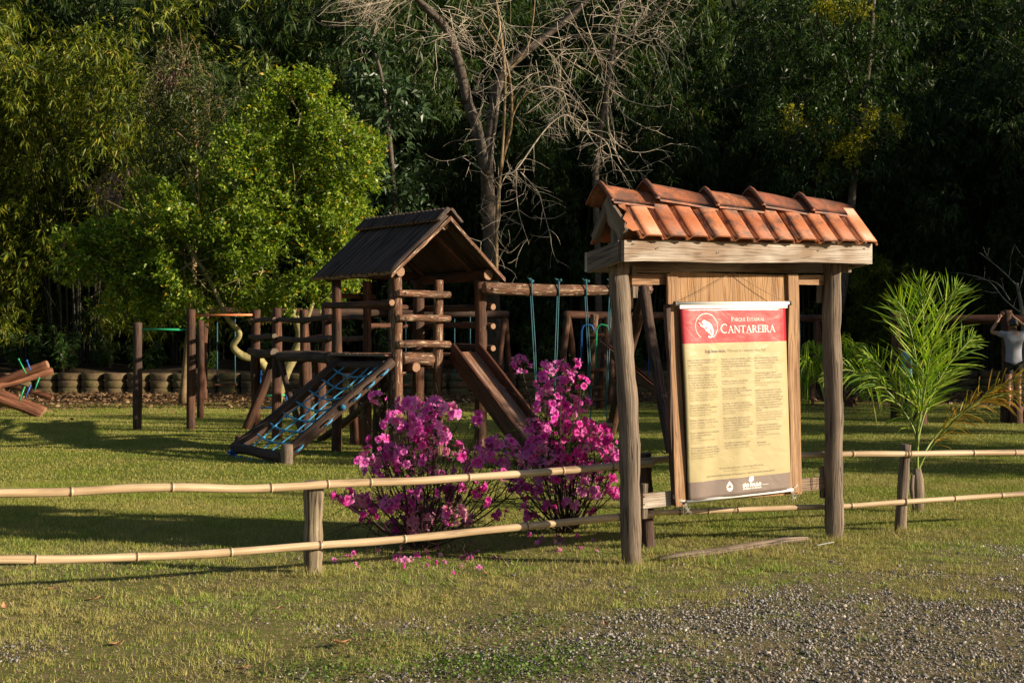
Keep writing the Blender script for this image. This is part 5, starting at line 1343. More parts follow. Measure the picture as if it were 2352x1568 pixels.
mb.build('trunk', M['barkp'], dt)

# ---- glossy big-leaved tree right of it
tb = PX(905, 34.5, 0); gt = thing('glossy_tree', 'dark tree with large grey-green glossy leaves behind the tower roof', 'tree', tb)
cl_ = [(P(a, b, 34.5+random.uniform(-.5, .5)), (r/F*34.5,)*3) for a, b, r in ((880, 190, 50), (910, 240, 60), (860, 150, 50), (930, 330, 50), (890, 300, 60), (920, 400, 50), (905, 460, 60), (940, 470, 32), (840, 230, 50), (820, 120, 40), (870, 550, 60), (940, 540, 30), (960, 240, 28))]
me_, n_ = crown_mesh('crown', cl_, 9, 10, .24, .085, .18, .25, .3, orig=tb, shell=.5); link('crown', me_, M['lf_gloss'], gt)
mb = MB(); limb(mb, [tb, P(900, 700, 34.5), P(905, 450, 34.5), P(880, 200, 34.5), P(860, 120, 34.5)], .14, .03); mb.build('trunk', M['bark'], gt)

# ---- right tree with yellow-green tips
tb = PX(1850, 38, 0); rt_ = thing('flushing_tree', 'deep green tree with yellow-green new tips above the tiled roof', 'tree', tb)
RB = [(1880, 60, 120), (1780, 120, 90), (1960, 80, 110), (2010, 190, 80), (1880, 190, 120), (1740, 190, 70), (1960, 280, 110), (2020, 285, 50), (1830, 290, 80), (1900, 360, 90), (1860, 400, 60), (1760, 40, 80), (2050, 60, 80), (1980, 350, 60)]
cl_ = [(P(a, b, 38+random.uniform(-.8, .8)), (r/F*38*.95,)*3) for a, b, r in RB]
me_, n_ = crown_mesh('crown', cl_, 12, 12, .15, .050, .22, .4, .0, orig=tb, shell=.45); link('crown', me_, M['lf_right'], rt_)
FB = [(1890, 15, 24), (1912, 30, 20), (1875, 40, 16), (1945, 20, 18), (1985, 30, 20), (1820, 265, 20), (1845, 285, 22), (1808, 300, 14), (1850, 250, 14), (2040, 280, 18), (2060, 285, 14), (2000, 265, 20), (1880, 395, 18), (1860, 375, 16), (1920, 350, 20), (1960, 330, 26), (1950, 355, 22), (1995, 310, 22), (1870, 320, 10), (1905, 290, 14), (1930, 40, 12)]
cl_ = [(P(a, b, 37.1+random.uniform(-.3, .3)), (r/F*37,)*3) for a, b, r in FB]
me_, n_ = crown_mesh('new_leaves', cl_, 45, 10, .085, .045, .10, .1, .4, orig=tb, shell=.3); link('new_leaves', me_, M['lf_flush'], rt_)
mb = MB(); limb(mb, [tb, P(1930, 700, 38), P(1960, 420, 38), P(1990, 200, 38), P(2010, -60, 38)], .16, .07)
limb(mb, [P(1985, 240, 38), P(1960, 100, 37.6), P(1940, -40, 37.6)], .06, .04); limb(mb, [P(1960, 420, 38), P(1870, 300, 37.5), P(1800, 260, 37.2)], .05, .02); limb(mb, [P(1985, 240, 38), P(1890, 90, 37.3), P(1880, -30, 37.3)], .04, .02)
for _ in range(30): a = random.choice(RB); twigs(mb, P(a[0], a[1], 37.6), (random.gauss(0, 1), random.gauss(0, 1), random.gauss(0, 1)), 1.2, .016, 1, .6)
mb.build('trunk', M['bark'], rt_)

# ---- bare trees
d = 37.5
tb = PX(1141, 40.7, .6); ba = thing('bare_tree', 'tall leafless tree with forked grey trunk and pale curling twigs behind the tower', 'tree', tb)
mb = MB()
limb(mb, [tb, P(1136, 760, 40), P(1128, 620, 39), P(1122, 480, 38.5), P(1115, 380, 38), P(1098, 300, 38), P(1075, 240, 38)], .24, .17, 12, .07)
limb(mb, [P(1075, 240, 38), P(1050, 130, 37.6), P(1020, 60, 37.4), P(985, 25, 37.2), P(930, -30, 37)], .16, .09, 10, .06)
limb(mb, [P(1115, 400, 38), P(1130, 280, 38), P(1150, 180, 38), P(1205, 120, 38), P(1270, 70, 38), P(1330, 20, 38), P(1380, -40, 38)], .19, .08, 10, .06)
mb.build('trunk', M['bark'], ba)
mb = MB()
vert = [[(1140, 620), (1142, 480), (1155, 330), (1160, 180), (1150, 80), (1135, -30)], [(1150, 380), (1175, 280), (1165, 150), (1120, 70), (1080, 10), (1060, -30)], [(1160, 170), (1210, 110), (1225, 40), (1230, -30)], [(1146, 420), (1180, 260), (1230, 205), (1290, 200)]]
for k, pl in enumerate(vert): limb(mb, [P(a, b, d+.2*k) for a, b in pl], (.055, .045, .035, .035)[k], (.03, .02, .015, .015)[k], 8, .05)
mb.build('ochre_limbs', M['barkp'], ba)
mb = MB(); ch = [[(1180, 350), (1230, 240), (1290, 200), (1330, 225), (1360, 300), (1375, 330)], [(1140, 400), (1200, 355), (1260, 275), (1310, 268), (1370, 330), (1400, 370), (1440, 400), (1450, 430)], [(1190, 400), (1240, 320), (1290, 272)], [(1135, 480), (1150, 400), (1185, 360)], [(1185, 360), (1225, 460), (1235, 500), (1240, 540)], [(1220, 330), (1190, 430), (1160, 540)]]
ch = [[(1240, 200), (1280, 205), (1330, 240), (1350, 275)], [(1160, 400), (1185, 390), (1235, 320), (1270, 280), (1305, 265), (1345, 300), (1370, 335), (1410, 370), (1450, 430)], [(1175, 385), (1150, 430), (1145, 520), (1105, 555)], [(1185, 390), (1190, 480), (1215, 560)], [(1195, 395), (1235, 440), (1250, 490), (1265, 545)], [(1345, 300), (1395, 330), (1410, 400)], [(1290, 195), (1310, 262)], [(1115, 395), (1060, 360)], [(1100, 130), (1150, 170)]]
for k, pl in enumerate(ch):
    out = limb(mb, [P(a, b, d-.3+.1*k) for a, b in pl], .030 if k < 2 else .018, .007, 5, 0)
    for q in out[1::2]:
        for _ in range(2): twigs(mb, q, (random.gauss(0, 1), random.gauss(0, .4), random.uniform(-1.1, .4)), random.uniform(.4, .9), .009, 1, 1.0, .3, (0, 2))
seeds = [(1130, 20, 1.0), (1200, 60, 1.2), (1260, 100, 1.4), (1330, 60, 1.3), (1230, 160, 1.0), (1300, 140, 1.2), (1380, 120, 1.3), (1170, 130, .9), (1290, 40, 1.2), (1370, 30, 1.2), (1100, 30, .9), (1150, 200, .8), (1440, 60, 1.0), (1340, 180, 1.1), (1270, 200, 1.0), (1060, 20, .9)]
for a, b, s_ in seeds:
    for _ in range(4):
        twigs(mb, P(a+random.uniform(-35, 35), b+random.uniform(-30, 30), d+random.uniform(-.8, .6)), (random.gauss(.3, 1), random.gauss(0, .5), random.gauss(-.25, .7)), random.uniform(.9, 1.7)*s_, .009, 2, random.choice((-1, 1))*random.uniform(.5, 1.2), .35, (1, 3))
for k in range(60):    # swept fan of fine twigs at the upper left
    a = random.uniform(850, 970); b = random.uniform(-60, 10)
    twigs(mb, P(a, b, d+random.uniform(-.8, .3)), (-random.uniform(.4, 1.1), random.gauss(0, .3), -random.uniform(.1, 1.0)), random.uniform(1.0, 1.9), .008, 1, random.choice((-1, 1))*random.uniform(.3, 1.0), -.25, (2, 4))
for k in range(26): twigs(mb, P(random.uniform(1000, 1060), random.uniform(10, 110), 37.2), (random.gauss(.6, .7), random.gauss(0, .3), random.gauss(-.2, .5)), random.uniform(.7, 1.4), .012, 1, random.choice((-1, 1))*.8, .2, (1, 3))
for k in range(26): q = random.uniform(0, 1); twigs(mb, P(1143+8*math.sin(q*9), 620-500*q, 37.8), (random.gauss(0, .5), random.gauss(0, .3), random.uniform(-.3, 1.2)), random.uniform(.5, 1.3), .010, 1, .9, .1, (0, 2))
mb.build('twigs', M['twig'], ba)
tb = PX(1378, 39, .3); bb = thing('bare_tree', 'thinner leafless tree with drooping pale twigs above the left end of the tiled roof', 'tree', tb)
mb = MB(); limb(mb, [tb, P(1372, 560, 38.5), P(1368, 420, 38.3), P(1375, 330, 38.2), P(1392, 230, 38), P(1405, 130, 37.9), P(1418, 40, 37.8), P(1440, -40, 37.8)], .11, .06, 9, .06)
limb(mb, [P(1400, 165, 38), P(1440, 90, 37.8), P(1500, 30, 37.6), P(1560, -10, 37.6)], .05, .025, 7, .04); mb.build('trunk', M['bark'], bb)
mb = MB()
for k, pl in enumerate([[(1402, 150), (1450, 105), (1510, 90), (1560, 140), (1590, 165)], [(1505, 90), (1530, 140), (1545, 200)], [(1395, 200), (1440, 230), (1500, 245), (1545, 240)], [(1395, 220), (1400, 300), (1430, 340), (1480, 350), (1540, 330)], [(1390, 240), (1405, 330), (1440, 380), (1460, 420)], [(1398, 190), (1430, 260), (1500, 300), (1520, 290)], [(1395, 210), (1410, 300), (1415, 350), (1440, 390), (1500, 390)]]):
    out = limb(mb, [P(a, b, 37.7+.1*k) for a, b in pl], .020, .007, 5, 0)
    for q in out[2::3]: twigs(mb, q, (random.gauss(.4, 1), random.gauss(0, .4), random.uniform(-1.1, .6)), random.uniform(.4, 1.0), .009, 1, 1.0, .3, (0, 2))
for k in range(40): twigs(mb, P(random.uniform(1400, 1560), random.uniform(-40, 60), 37.7), (random.gauss(.2, 1), random.gauss(0, .4), random.gauss(-.2, .6)), random.uniform(.8, 1.5), .010, 1, random.choice((-1, 1))*.9, .2, (1, 3))
mb.build('twigs', M['twig'], bb)
tb = PX(2350, 27.5, 0); bc = thing('bare_sapling', 'small leafless grey sapling at the right edge beyond the palm', 'tree', tb)
mb = MB(); limb(mb, [tb, P(2352, 850, 27.4), P(2348, 720, 27.4), P(2335, 650, 27.3)], .06, .03, 7)
for pl in ([(2348, 720), (2310, 690), (2270, 645), (2220, 630)], [(2335, 655), (2300, 620), (2250, 580)], [(2320, 690), (2290, 650), (2240, 640)], [(2340, 670), (2352, 620), (2360, 560)]):
    out = limb(mb, [P(a, b, 27.3) for a, b in pl], .018, .006, 5)
    for q in out[3::4]: twigs(mb, q, (random.gauss(-.5, 1), random.gauss(0, .4), random.uniform(-.4, 1)), random.uniform(.25, .55), .006, 1, .6, 0, (0, 2), minr=.003)
mb.build('trunk', plain('grey_twig', (.15, .14, .14), .8), bc)

# ---- bamboo clumps (shared meshes, one thing per clump)
def lump(C, k=1.0, ph=0.0):
    x, y, z = C[:, 0]*k+ph, C[:, 1]*k+ph*2, C[:, 2]*k
    return np.sin(x*2.1+np.sin(y*1.7))+np.sin(y*2.3+np.sin(z*1.9))+np.sin(z*2.5+np.sin(x*1.3)*1.5)
def bamboo_proto(name, nculm, H, spread, per, lm, seed, low=.16, R0=.9, L=.27, W=.042):
    rs = np.random.default_rng(seed); mb = MB(); Pc = []; Dc = []
    for i in range(nculm):
        a = rs.uniform(0, 6.283); b0 = np.array([math.cos(a), math.sin(a), 0])*R0*math.sqrt(rs.random()); h = H*rs.uniform(.55, 1.0); out = np.array([math.cos(a+rs.normal()*.4), math.sin(a+rs.normal()*.4), 0]); sp = spread*rs.uniform(.3, 1.15)
        def cp(t): return b0+UPn*h*(t-.34*np.maximum(0, t-.55)**2*3.2)+out*sp*t**2.3
        pts = [Vector(cp(t)) for t in np.linspace(0, 1, 9)]
        mb.tube(pts, [.045*(1-.85*k/8) for k in range(9)], 5, False)
        if i % 2 == 0:
            for _ in range(2):
                q = rs.uniform(0, .2); c = Vector(cp(q)); mb.tube([c, c+Vector((rs.normal()*.5, rs.normal()*.5, rs.uniform(.5, 1.8)))], .008, 3, False)
        for t in np.clip(np.linspace(low, 1, per)+rs.normal(size=per)*.03, low, 1.0):
            side = rs.normal(size=3); side[2] = 0; side = side/np.linalg.norm(side); wd = rs.uniform(.3, 1.1)
            c0 = cp(t)+side*wd*.6+out*.25; ns = 30
            d = unit(rs.normal(size=(ns, 3))); rr = np.array([.42, .42, .34])*rs.uniform(.7, 1.25)
            ax = unit((side*.8+out*.3-UPn*.75)[None])[0]
            p = c0+d*rr*(.6+.4*rs.random((ns, 1)))+ax*(rs.uniform(-.6, .6, (ns, 1)))
            Pc.append(p); Dc.append(unit(d*.6+ax*.7))
    C = np.concatenate(Pc); Dd = np.concatenate(Dc)
    kp = lump(C, .8, seed) > -.55; C = C[kp]; Dd = Dd[kp]
    m = 6; n = len(C); print('bamboo leaves', n*m)
    base = np.repeat(C, m, 0)+rs.normal(size=(n*m, 3))*.02; sd_ = np.repeat(Dd, m, 0)
    dr = unit(sd_*.7+rs.normal(size=(n*m, 3))*.62+np.array([0, 0, -.38]))
    me = np_mesh(name, leaves(base, dr, L*rs.uniform(.6, 1.2, n*m), W*rs.uniform(.7, 1.2, n*m), .18, .0), 4)
    cm_ = bpy.data.meshes.new('culms'); cm_.from_pydata([tuple(v) for v in mb.v], [], mb.f); cm_.polygons.foreach_set('use_smooth', [True]*len(mb.f)); cm_.materials.append(M['culm'])
    return me, cm_
protos = []
for k, (nc, H, sp, per) in enumerate(((36, 11.5, 3.4, 9), (32, 13, 4.0, 10), (40, 10, 3.0, 8))):
    protos.append(bamboo_proto('foliage', nc, H, sp, per, None, 40+k))
leafD = protos
def put_bamboo(i, x, y, s, lm, lab, grp, sz=1.0, v=None):
    lm_me, cu_me = protos[(i if v is None else v) % 3]
    r_ = thing('bamboo_clump', lab, 'bamboo', Vector((x, y, .7+.05*(y-41) if y > 40 else 0)), grp); r_.rotation_euler = (0, 0, random.uniform(0, 6.28)); r_.scale = (s, s, s*sz)
    o = bpy.data.objects.new('foliage', lm_me); COL.objects.link(o); o.parent = r_
    if not lm_me.materials: lm_me.materials.append(M['lf_bamd'])
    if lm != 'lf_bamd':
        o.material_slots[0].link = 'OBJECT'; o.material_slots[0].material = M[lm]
    o = bpy.data.objects.new('culms', cu_me); COL.objects.link(o); o.parent = r_
    return r_
g1 = 'bamboo clumps forming the dark wall behind the playground'; g2 = 'sunlit yellow-green bamboo clumps at the upper left'; g3 = 'taller bamboo clumps standing behind the front row'
LD = 'dense bamboo clump, leaf colour darkened for shade, in the thicket behind the playground'
LB = 'bamboo clump, leaf colour brightened for sunlight, at the left of the thicket'
LH = 'tall bamboo clump in the rear row of the thicket'
i = 0
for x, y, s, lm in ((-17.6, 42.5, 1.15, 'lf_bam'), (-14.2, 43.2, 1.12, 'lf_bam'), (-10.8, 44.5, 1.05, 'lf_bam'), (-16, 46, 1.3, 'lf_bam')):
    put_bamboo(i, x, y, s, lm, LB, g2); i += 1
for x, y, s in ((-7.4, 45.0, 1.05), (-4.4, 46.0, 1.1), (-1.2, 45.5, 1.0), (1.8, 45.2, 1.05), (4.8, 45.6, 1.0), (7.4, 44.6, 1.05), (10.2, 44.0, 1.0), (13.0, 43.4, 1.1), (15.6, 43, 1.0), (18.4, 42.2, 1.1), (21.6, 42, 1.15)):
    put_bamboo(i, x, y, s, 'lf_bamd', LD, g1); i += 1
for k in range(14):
    x = -22+k*3.5; put_bamboo(i, x, 50+random.uniform(-1, 1), 1.45, 'lf_bam' if x < -10 else 'lf_bamd', LH, g3); i += 1  # rear row gets the sunlit leaf tone only at the far left
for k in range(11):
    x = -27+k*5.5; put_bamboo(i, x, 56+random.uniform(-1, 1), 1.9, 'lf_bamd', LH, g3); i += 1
# nearer lower clump right of the roof
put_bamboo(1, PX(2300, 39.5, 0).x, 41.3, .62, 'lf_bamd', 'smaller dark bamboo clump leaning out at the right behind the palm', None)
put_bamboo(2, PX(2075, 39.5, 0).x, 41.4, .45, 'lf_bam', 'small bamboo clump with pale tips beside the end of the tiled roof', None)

# ---- shade trees beyond the right edge of the view (they throw the long evening shadows)
def shade_tree(x, y, h, r, lab, dens=4.5):
    q = Vector((x, y, 0)); t = thing('shade_tree', lab, 'tree', q)
    cl_ = [((x+random.uniform(-.6, .6)*r, y+random.uniform(-.6, .6)*r, h*random.uniform(.45, .92)), (r*random.uniform(.35, .6),)*3) for _ in range(7)]
    me_, n_ = crown_mesh('crown', cl_, dens, 8, .30, .14, .35, .1, .3, orig=q, shell=.3); link('crown', me_, M['lf_right'], t)
    mb = MB(); limb(mb, [q, (x+.2, y, h*.4), (x, y+.2, h*.8)], .22, .07)
    for c, rr in cl_: limb(mb, [(x, y, h*.4), ((x+c[0])/2, (y+c[1])/2, h*.5), c], .09, .03, 6)
    mb.build('trunk', M['bark'], t); return t
for (x, y, h, r, dn) in SHADE: shade_tree(x, y, h, r, 'leafy shade tree standing beyond the right edge of the picture', dn)['group'] = 'shade trees outside the right edge'
for k, (x, y, s) in enumerate(SHBAM): put_bamboo(k, x, y, s, 'lf_bamd', 'dense bamboo clump outside the right edge of the picture', 'bamboo outside the right edge')

# ---- shrubs above the tyres
def shrub(x, y, z, h, n, lab, L=.16, W=.055, m_='lf_shrub', grp='small leafy shrubs growing on the bed behind the tyres'):
    q = Vector((x, y, z)); t = thing('shrub', lab, 'shrub', q, grp); mb = MB(); C = []; D = []
    for k in range(n):
        a = random.uniform(0, 6.28); tip = q+Vector((math.cos(a)*h*.35*random.random(), math.sin(a)*h*.35*random.random(), h*random.uniform(.5, 1))); mid = q.lerp(tip, .5)+Vector((random.gauss(0, .04), random.gauss(0, .04), 0))
        mb.tube([q, mid, tip], [.012, .009, .005], 4, False)
        for j in range(26):
            f = random.uniform(.25, 1.05); p = q.lerp(tip, f); C.append(p[:]); D.append((random.gauss(0, 1), random.gauss(0, 1), random.uniform(-.5, .6)))
    C = np.array(C)-nv(q); D = np.array(D)
    mb.build('stems', M['stem'], t); link('leaves', np_mesh('leaves', leaves(C, D, rng.uniform(.6, 1.2, len(C))*L, rng.uniform(.7, 1.2, len(C))*W, .35), 4), M[m_], t); return t
for k in range(34):
    x = random.uniform(-16, 16.5); shrub(x, 40.6+random.random()*1.6, .68, random.uniform(.5, 1.5), random.randint(5, 10), 'small leafy shrub on the shaded bed above the tyre wall', .20, .06)
shrub(PX(146, 39.9, 0).x, 39.9, .68, 1.15, 8, 'upright leafy shrub growing out of a tyre stack left of the pull-up bars', .22, .065, grp=None)
for px in (15, 45, 80): shrub(PX(px, 37.5, 0).x, 40.3, .6, 1.5, 12, 'dark leafy shrub behind the crossed logs at the left edge', .24, .08, 'lf_right', 'dark shrubs behind the crossed logs')

# ================================================================ azaleas
def flower_mesh(seed, col=None):
    rs = random.Random(seed); V = []; Fc = []; UVs = []
    opening = rs.uniform(.55, 1.0); tw_ = rs.uniform(0, 6)
    for p in range(5):
        a = tw_+6.283*p/5; u_ = Vector((math.cos(a), math.sin(a), 0)); s_ = Vector((-math.sin(a), math.cos(a), 0)); L_ = .036*rs.uniform(.9, 1.1)
        rows = [(0, .002, 0, .0), (.3, .008, .010, .25), (.62, .0125, .016, .6), (.86, .0105, .014, .85), (1.0, .0030, .008, 1)]
        b = len(V); w_ = rs.uniform(.9, 1.15); dr_ = rs.uniform(-.004, .006)
        for (t, w, z, uv) in rows:
            for k in (-1, 0, 1):
                V.append(u_*L_*t*opening+s_*w*w_*k+UP*(z+(1-opening)*t*.022+(abs(k)*.004)*(1 if t > .4 else 0)-(dr_*t)+rs.uniform(-.0022, .0022)))
        for r_ in range(4):
            for k in range(2):
                q = [b+r_*3+k, b+r_*3+k+1, b+(r_+1)*3+k+1, b+(r_+1)*3+k]; Fc.append(q); UVs += [((p+.5)/5, rows[(i-b)//3][3]) for i in q]
    for p in range(5):
        a = tw_+6.283*(p+.5)/5; b = len(V); c = Vector((0, 0, .004)); e = Vector((math.cos(a)*.009, math.sin(a)*.009, .034)); w = Vector((-math.sin(a), math.cos(a), 0))*.0006
        V += [c-w, c+w, e+w, e-w]; Fc.append([b, b+1, b+2, b+3]); UVs += [(0, .05)]*4
    me = bpy.data.meshes.new('blossom'); me.from_pydata([tuple(v) for v in V], [], Fc); l = me.uv_layers.new(name='UVMap'); l.data.foreach_set('uv', [c for q in UVs for c in q]); me.polygons.foreach_set('use_smooth', [True]*len(Fc)); me.update()
    return me
def petal_mat(name, base, tip, throat):
    m, nt, b = mat(name); uv = uvsrc(nt); sx = nt.nodes.new('ShaderNodeSeparateXYZ'); nt.links.new(uv, sx.inputs[0])
    c = ramp(nt, sx.outputs[1], [(0, throat), (.35, base), (.75, base), (1, tip)])
    oi = nt.nodes.new('ShaderNodeObjectInfo'); g = nt.nodes.new('ShaderNodeNewGeometry')
    n = noise_n(nt, g.outputs['Position'], 7, 2, .5)
    c = mixc(nt, ramp(nt, n, [(.4, (0, 0, 0)), (.65, (.8, .8, .8))]), c, tip)
    nt.links.new(c, b.inputs['Base Color']); b.inputs['Roughness'].default_value = .55; b.inputs['Specular IOR Level'].default_value = .2
    t = nt.nodes.new('ShaderNodeBsdfTranslucent'); nt.links.new(c, t.inputs['Color']); mx = nt.nodes.new('ShaderNodeMixShader'); mx.inputs[0].default_value = .5
    nt.links.new(b.outputs[0], mx.inputs[1]); nt.links.new(t.outputs[0], mx.inputs[2]); nt.links.new(mx.outputs[0], nt.nodes['Material Output'].inputs[0]); return m
mp1 = petal_mat('magenta_petals', (.86, .085, .60), (.94, .42, .78), (.62, .01, .27)); mp2 = petal_mat('deep_pink_petals', (.88, .05, .50), (.94, .22, .64), (.58, .005, .18)); mp3 = petal_mat('pale_pink_petals', (.86, .26, .50), (.93, .55, .66), (.66, .03, .22))
FM = []
for m_ in (mp1, mp2, mp3):
    fm = [flower_mesh(s_+len(FM)) for s_ in range(4)]
    for q in fm: q.materials.append(m_)
    FM.append(fm)
def azalea(base, clusters, lab, d, lean_mat, sprigs, seed):
    random.seed(seed); base = Vector(base); t = thing('azalea_bush', lab, 'azalea', base); mb = MB(); lc = []; ldr = []; fl = []
    mid = {}
    for (px, py, r, n, mi) in clusters:
        c = P(px, py, d+random.uniform(-.22, .25)); c.y += random.uniform(-.05, .05)
        R_ = r/F*d
        # stem to the cluster
        h = c.z-base.z; out = Vector((c.x-base.x, c.y-base.y, 0))
        m1 = base+out*.30+UP*h*.18+Vector((random.gauss(0, .02), random.gauss(0, .02), 0)); m2 = base+out*.68+UP*h*.52+Vector((random.gauss(0, .03), random.gauss(0, .03), 0))
        pts = limb(mb, [base+Vector((random.uniform(-.04, .04), random.uniform(-.04, .04), 0)), m1, m2, c-UP*R_*.3], .011, .0035, 5, .05, .004)
        for k in range(int(n*1.12+.5)):
            dd = Vector((random.gauss(0, 1), random.gauss(0, 1)-.35, random.gauss(.1, .8))).normalized(); p = c+Vector((dd.x*R_, dd.y*R_*.9, dd.z*R_*.85))*random.uniform(.65, 1.0)
            fl.append((p, (dd+UP*.15+Vector((random.gauss(0, .35), random.gauss(0, .35), random.gauss(0, .35)))).normalized(), random.choice((random.uniform(.45, .8), random.uniform(.85, 1.25), random.uniform(.9, 1.25))), mi if random.random() < .78 else random.choice((0, 1, 2))))
            if k % 3 == 0: mb.tube([c-UP*R_*.4, p-dd*.02], .0022, 4, False)
        for k in range(int(n*1.0)+6):
            dd = Vector((random.gauss(0, 1), random.gauss(0, 1), random.gauss(0, .8))).normalized(); p = c+dd*R_*random.uniform(.3, 1.05); 
            for j in range(3): lc.append(p[:]); ldr.append((dd+Vector((random.gauss(0, .8), random.gauss(0, .8), random.gauss(0, .6))))[:])
        for _ in range(3): twigs(mb, m2, (c-m2)+Vector((random.gauss(0, .2), random.gauss(0, .2), random.gauss(0, .2))), random.uniform(.15, .4), .004, 1, .5, 0, (1, 3), 4, .0016)
    for (px, py) in sprigs:
        c = P(px, py, d+random.uniform(-.1, .2)); b0 = base.lerp(c, .35)+UP*.05
        limb(mb, [base, b0, base.lerp(c, .7)+Vector((random.gauss(0, .03), 0, .03)), c], .008, .0025, 5, 0, .003)
        for k in range(16):
            p = c+Vector((random.gauss(0, .022), random.gauss(0, .022), random.gauss(0, .022))); lc.append(p[:]); ldr.append((random.gauss(0, 1), random.gauss(0, 1), random.uniform(-.2, 1.2)))
    mb.build('stems', M['stem'], t)
    lc = np.array(lc)-nv(base); ldr = np.array(ldr)
    link('leaves', np_mesh('leaves', leaves(lc, ldr, rng.uniform(.022, .042, len(lc)), rng.uniform(.009, .014, len(lc)), .1, .1), 4), M['lf_aza'], t)
    # nearest/upper blossoms are parts of their own, the rest one object
    order = sorted(fl, key=lambda q: q[0].y)
    rest = {}
    for k, (p, dd, s_, mi) in enumerate(order):
        me = FM[mi][random.randrange(4)]; rot = dd.to_track_quat('Z', 'Y') @ Quaternion((0, 0, 1), random.uniform(0, 6.28)); s_ *= 1.22
        if k < 98:
            o = bpy.data.objects.new('blossom', me); COL.objects.link(o); o.parent = t; o.location = p-base; o.rotation_mode = 'QUATERNION'; o.rotation_quaternion = rot; o.scale = (s_, s_, s_)
        else: rest.setdefault(mi, []).append((Matrix.LocRotScale(p-base, rot, (s_, s_, s_)), me))
    V = []; Fc = []; UVs = []; MI = []
    for mi, l in rest.items():
        for mx, me in l:
            b = len(V); V += [(mx @ v.co)[:] for v in me.vertices]; Fc += [[b+i_ for i_ in p_.vertices] for p_ in me.polygons]; UVs += [u.uv[:] for u in me.uv_layers[0].data]; MI += [mi]*len(me.polygons)
    me = bpy.data.meshes.new('blossoms'); me.from_pydata(V, [], Fc); l = me.uv_layers.new(name='UVMap'); l.data.foreach_set('uv', [c for q in UVs for c in q]); me.polygons.foreach_set('material_index', MI); me.polygons.foreach_set('use_smooth', [True]*len(Fc))
    o = link('blossoms', me, [mp1, mp2, mp3], t); o['kind'] = 'stuff'; print('blossoms', len(fl)); return t
CA = [(870, 912, 16, 5, 0), (935, 930, 26, 13, 0), (968, 940, 34, 20, 0), (1010, 935, 32, 18, 0), (1035, 950, 18, 8, 0), (975, 975, 34, 20, 0), (1000, 1000, 28, 14, 0), (925, 985, 20, 8, 0), (900, 965, 22, 9, 0), (950, 1010, 26, 12, 1),
      (985, 1020, 22, 10, 2), (1045, 1040, 24, 12, 2), (1100, 965, 16, 7, 0), (870, 1010, 22, 9, 1), (900, 1040, 34, 20, 0), (850, 1048, 22, 9, 2), (940, 1055, 34, 20, 0), (985, 1060, 28, 14, 0), (870, 1080, 28, 12, 0), (840, 1055, 16, 6, 0), (930, 1085, 26, 12, 1), (1090, 1050, 26, 12, 0), (1120, 1035, 30, 16, 0), (1140, 1060, 30, 14, 0), (1160, 1020, 26, 12, 0),
      (790, 1138, 22, 11, 1), (825, 1152, 26, 15, 2), (870, 1155, 30, 18, 1), (905, 1160, 30, 18, 0), (940, 1150, 30, 17, 0), (965, 1185, 30, 18, 2), (1000, 1175, 34, 22, 0), (1040, 1180, 30, 17, 2), (1075, 1190, 16, 6, 0), (915, 1205, 26, 12, 1), (960, 1210, 22, 9, 2), (850, 1185, 14, 4, 1), (980, 1130, 26, 12, 0), (1040, 1130, 28, 13, 0), (1085, 1115, 26, 12, 1), (1105, 1140, 16, 6, 1), (1010, 1090, 22, 9, 0), (1060, 1085, 20, 8, 0), (1215, 1050, 20, 8, 0), (1250, 1042, 22, 9, 2), (1150, 1085, 16, 5, 1), (1148, 1180, 14, 5, 1), (835, 1195, 9, 2, 1), (915, 1225, 12, 3, 1)]
CB = [(1198, 835, 26, 13, 0), (1262, 845, 20, 8, 0), (1305, 840, 26, 12, 0), (1250, 872, 24, 11, 0), (1290, 875, 26, 13, 0), (1335, 882, 18, 7, 1), (1265, 915, 30, 17, 0), (1305, 920, 30, 17, 0), (1250, 950, 30, 16, 0), (1290, 955, 32, 18, 0), (1335, 930, 22, 9, 0), (1225, 975, 18, 7, 2),
      (1230, 1000, 30, 17, 0), (1275, 1000, 36, 24, 1), (1325, 985, 36, 24, 1), (1365, 990, 30, 18, 1), (1215, 1030, 30, 16, 0), (1260, 1045, 36, 22, 0), (1310, 1040, 38, 26, 1), (1355, 1040, 34, 22, 1), (1395, 1010, 26, 13, 1), (1405, 1045, 26, 13, 0), (1235, 1075, 30, 16, 0), (1290, 1080, 34, 20, 0), (1340, 1085, 30, 15, 0),
      (1245, 1120, 28, 13, 0), (1300, 1125, 28, 13, 1), (1350, 1120, 28, 13, 0), (1390, 1105, 24, 10, 1), (1410, 1130, 18, 7, 1), (1270, 1160, 20, 8, 1), (1320, 1150, 24, 10, 0), (1210, 1130, 20, 8, 1), (1180, 1110, 22, 9, 0), (1215, 1170, 14, 4, 1), (1350, 1170, 12, 3, 1), (1225, 1190, 16, 6, 1), (1203, 1225, 16, 4, 0), (1180, 1065, 22, 9, 0), (1175, 1030, 18, 7, 0), (1415, 1070, 20, 8, 1), (1370, 1070, 24, 11, 0)]
azalea(G(965, 1262)+UP*.0, CA, 'wide magenta azalea bush with low spreading branches, the left one behind the fence', 9.95, None, [(805, 890), (870, 940), (1060, 960), (1080, 985), (960, 925), (1040, 1000), (830, 945), (1150, 1000)], 11)
azalea(G(1297, 1224), CB, 'tall magenta azalea bush reaching up beside the left notice board post', 10.75, None, [(1340, 900), (1230, 870), (1370, 970), (1180, 990), (1410, 1085), (1225, 1100)], 12)
random.seed(99)
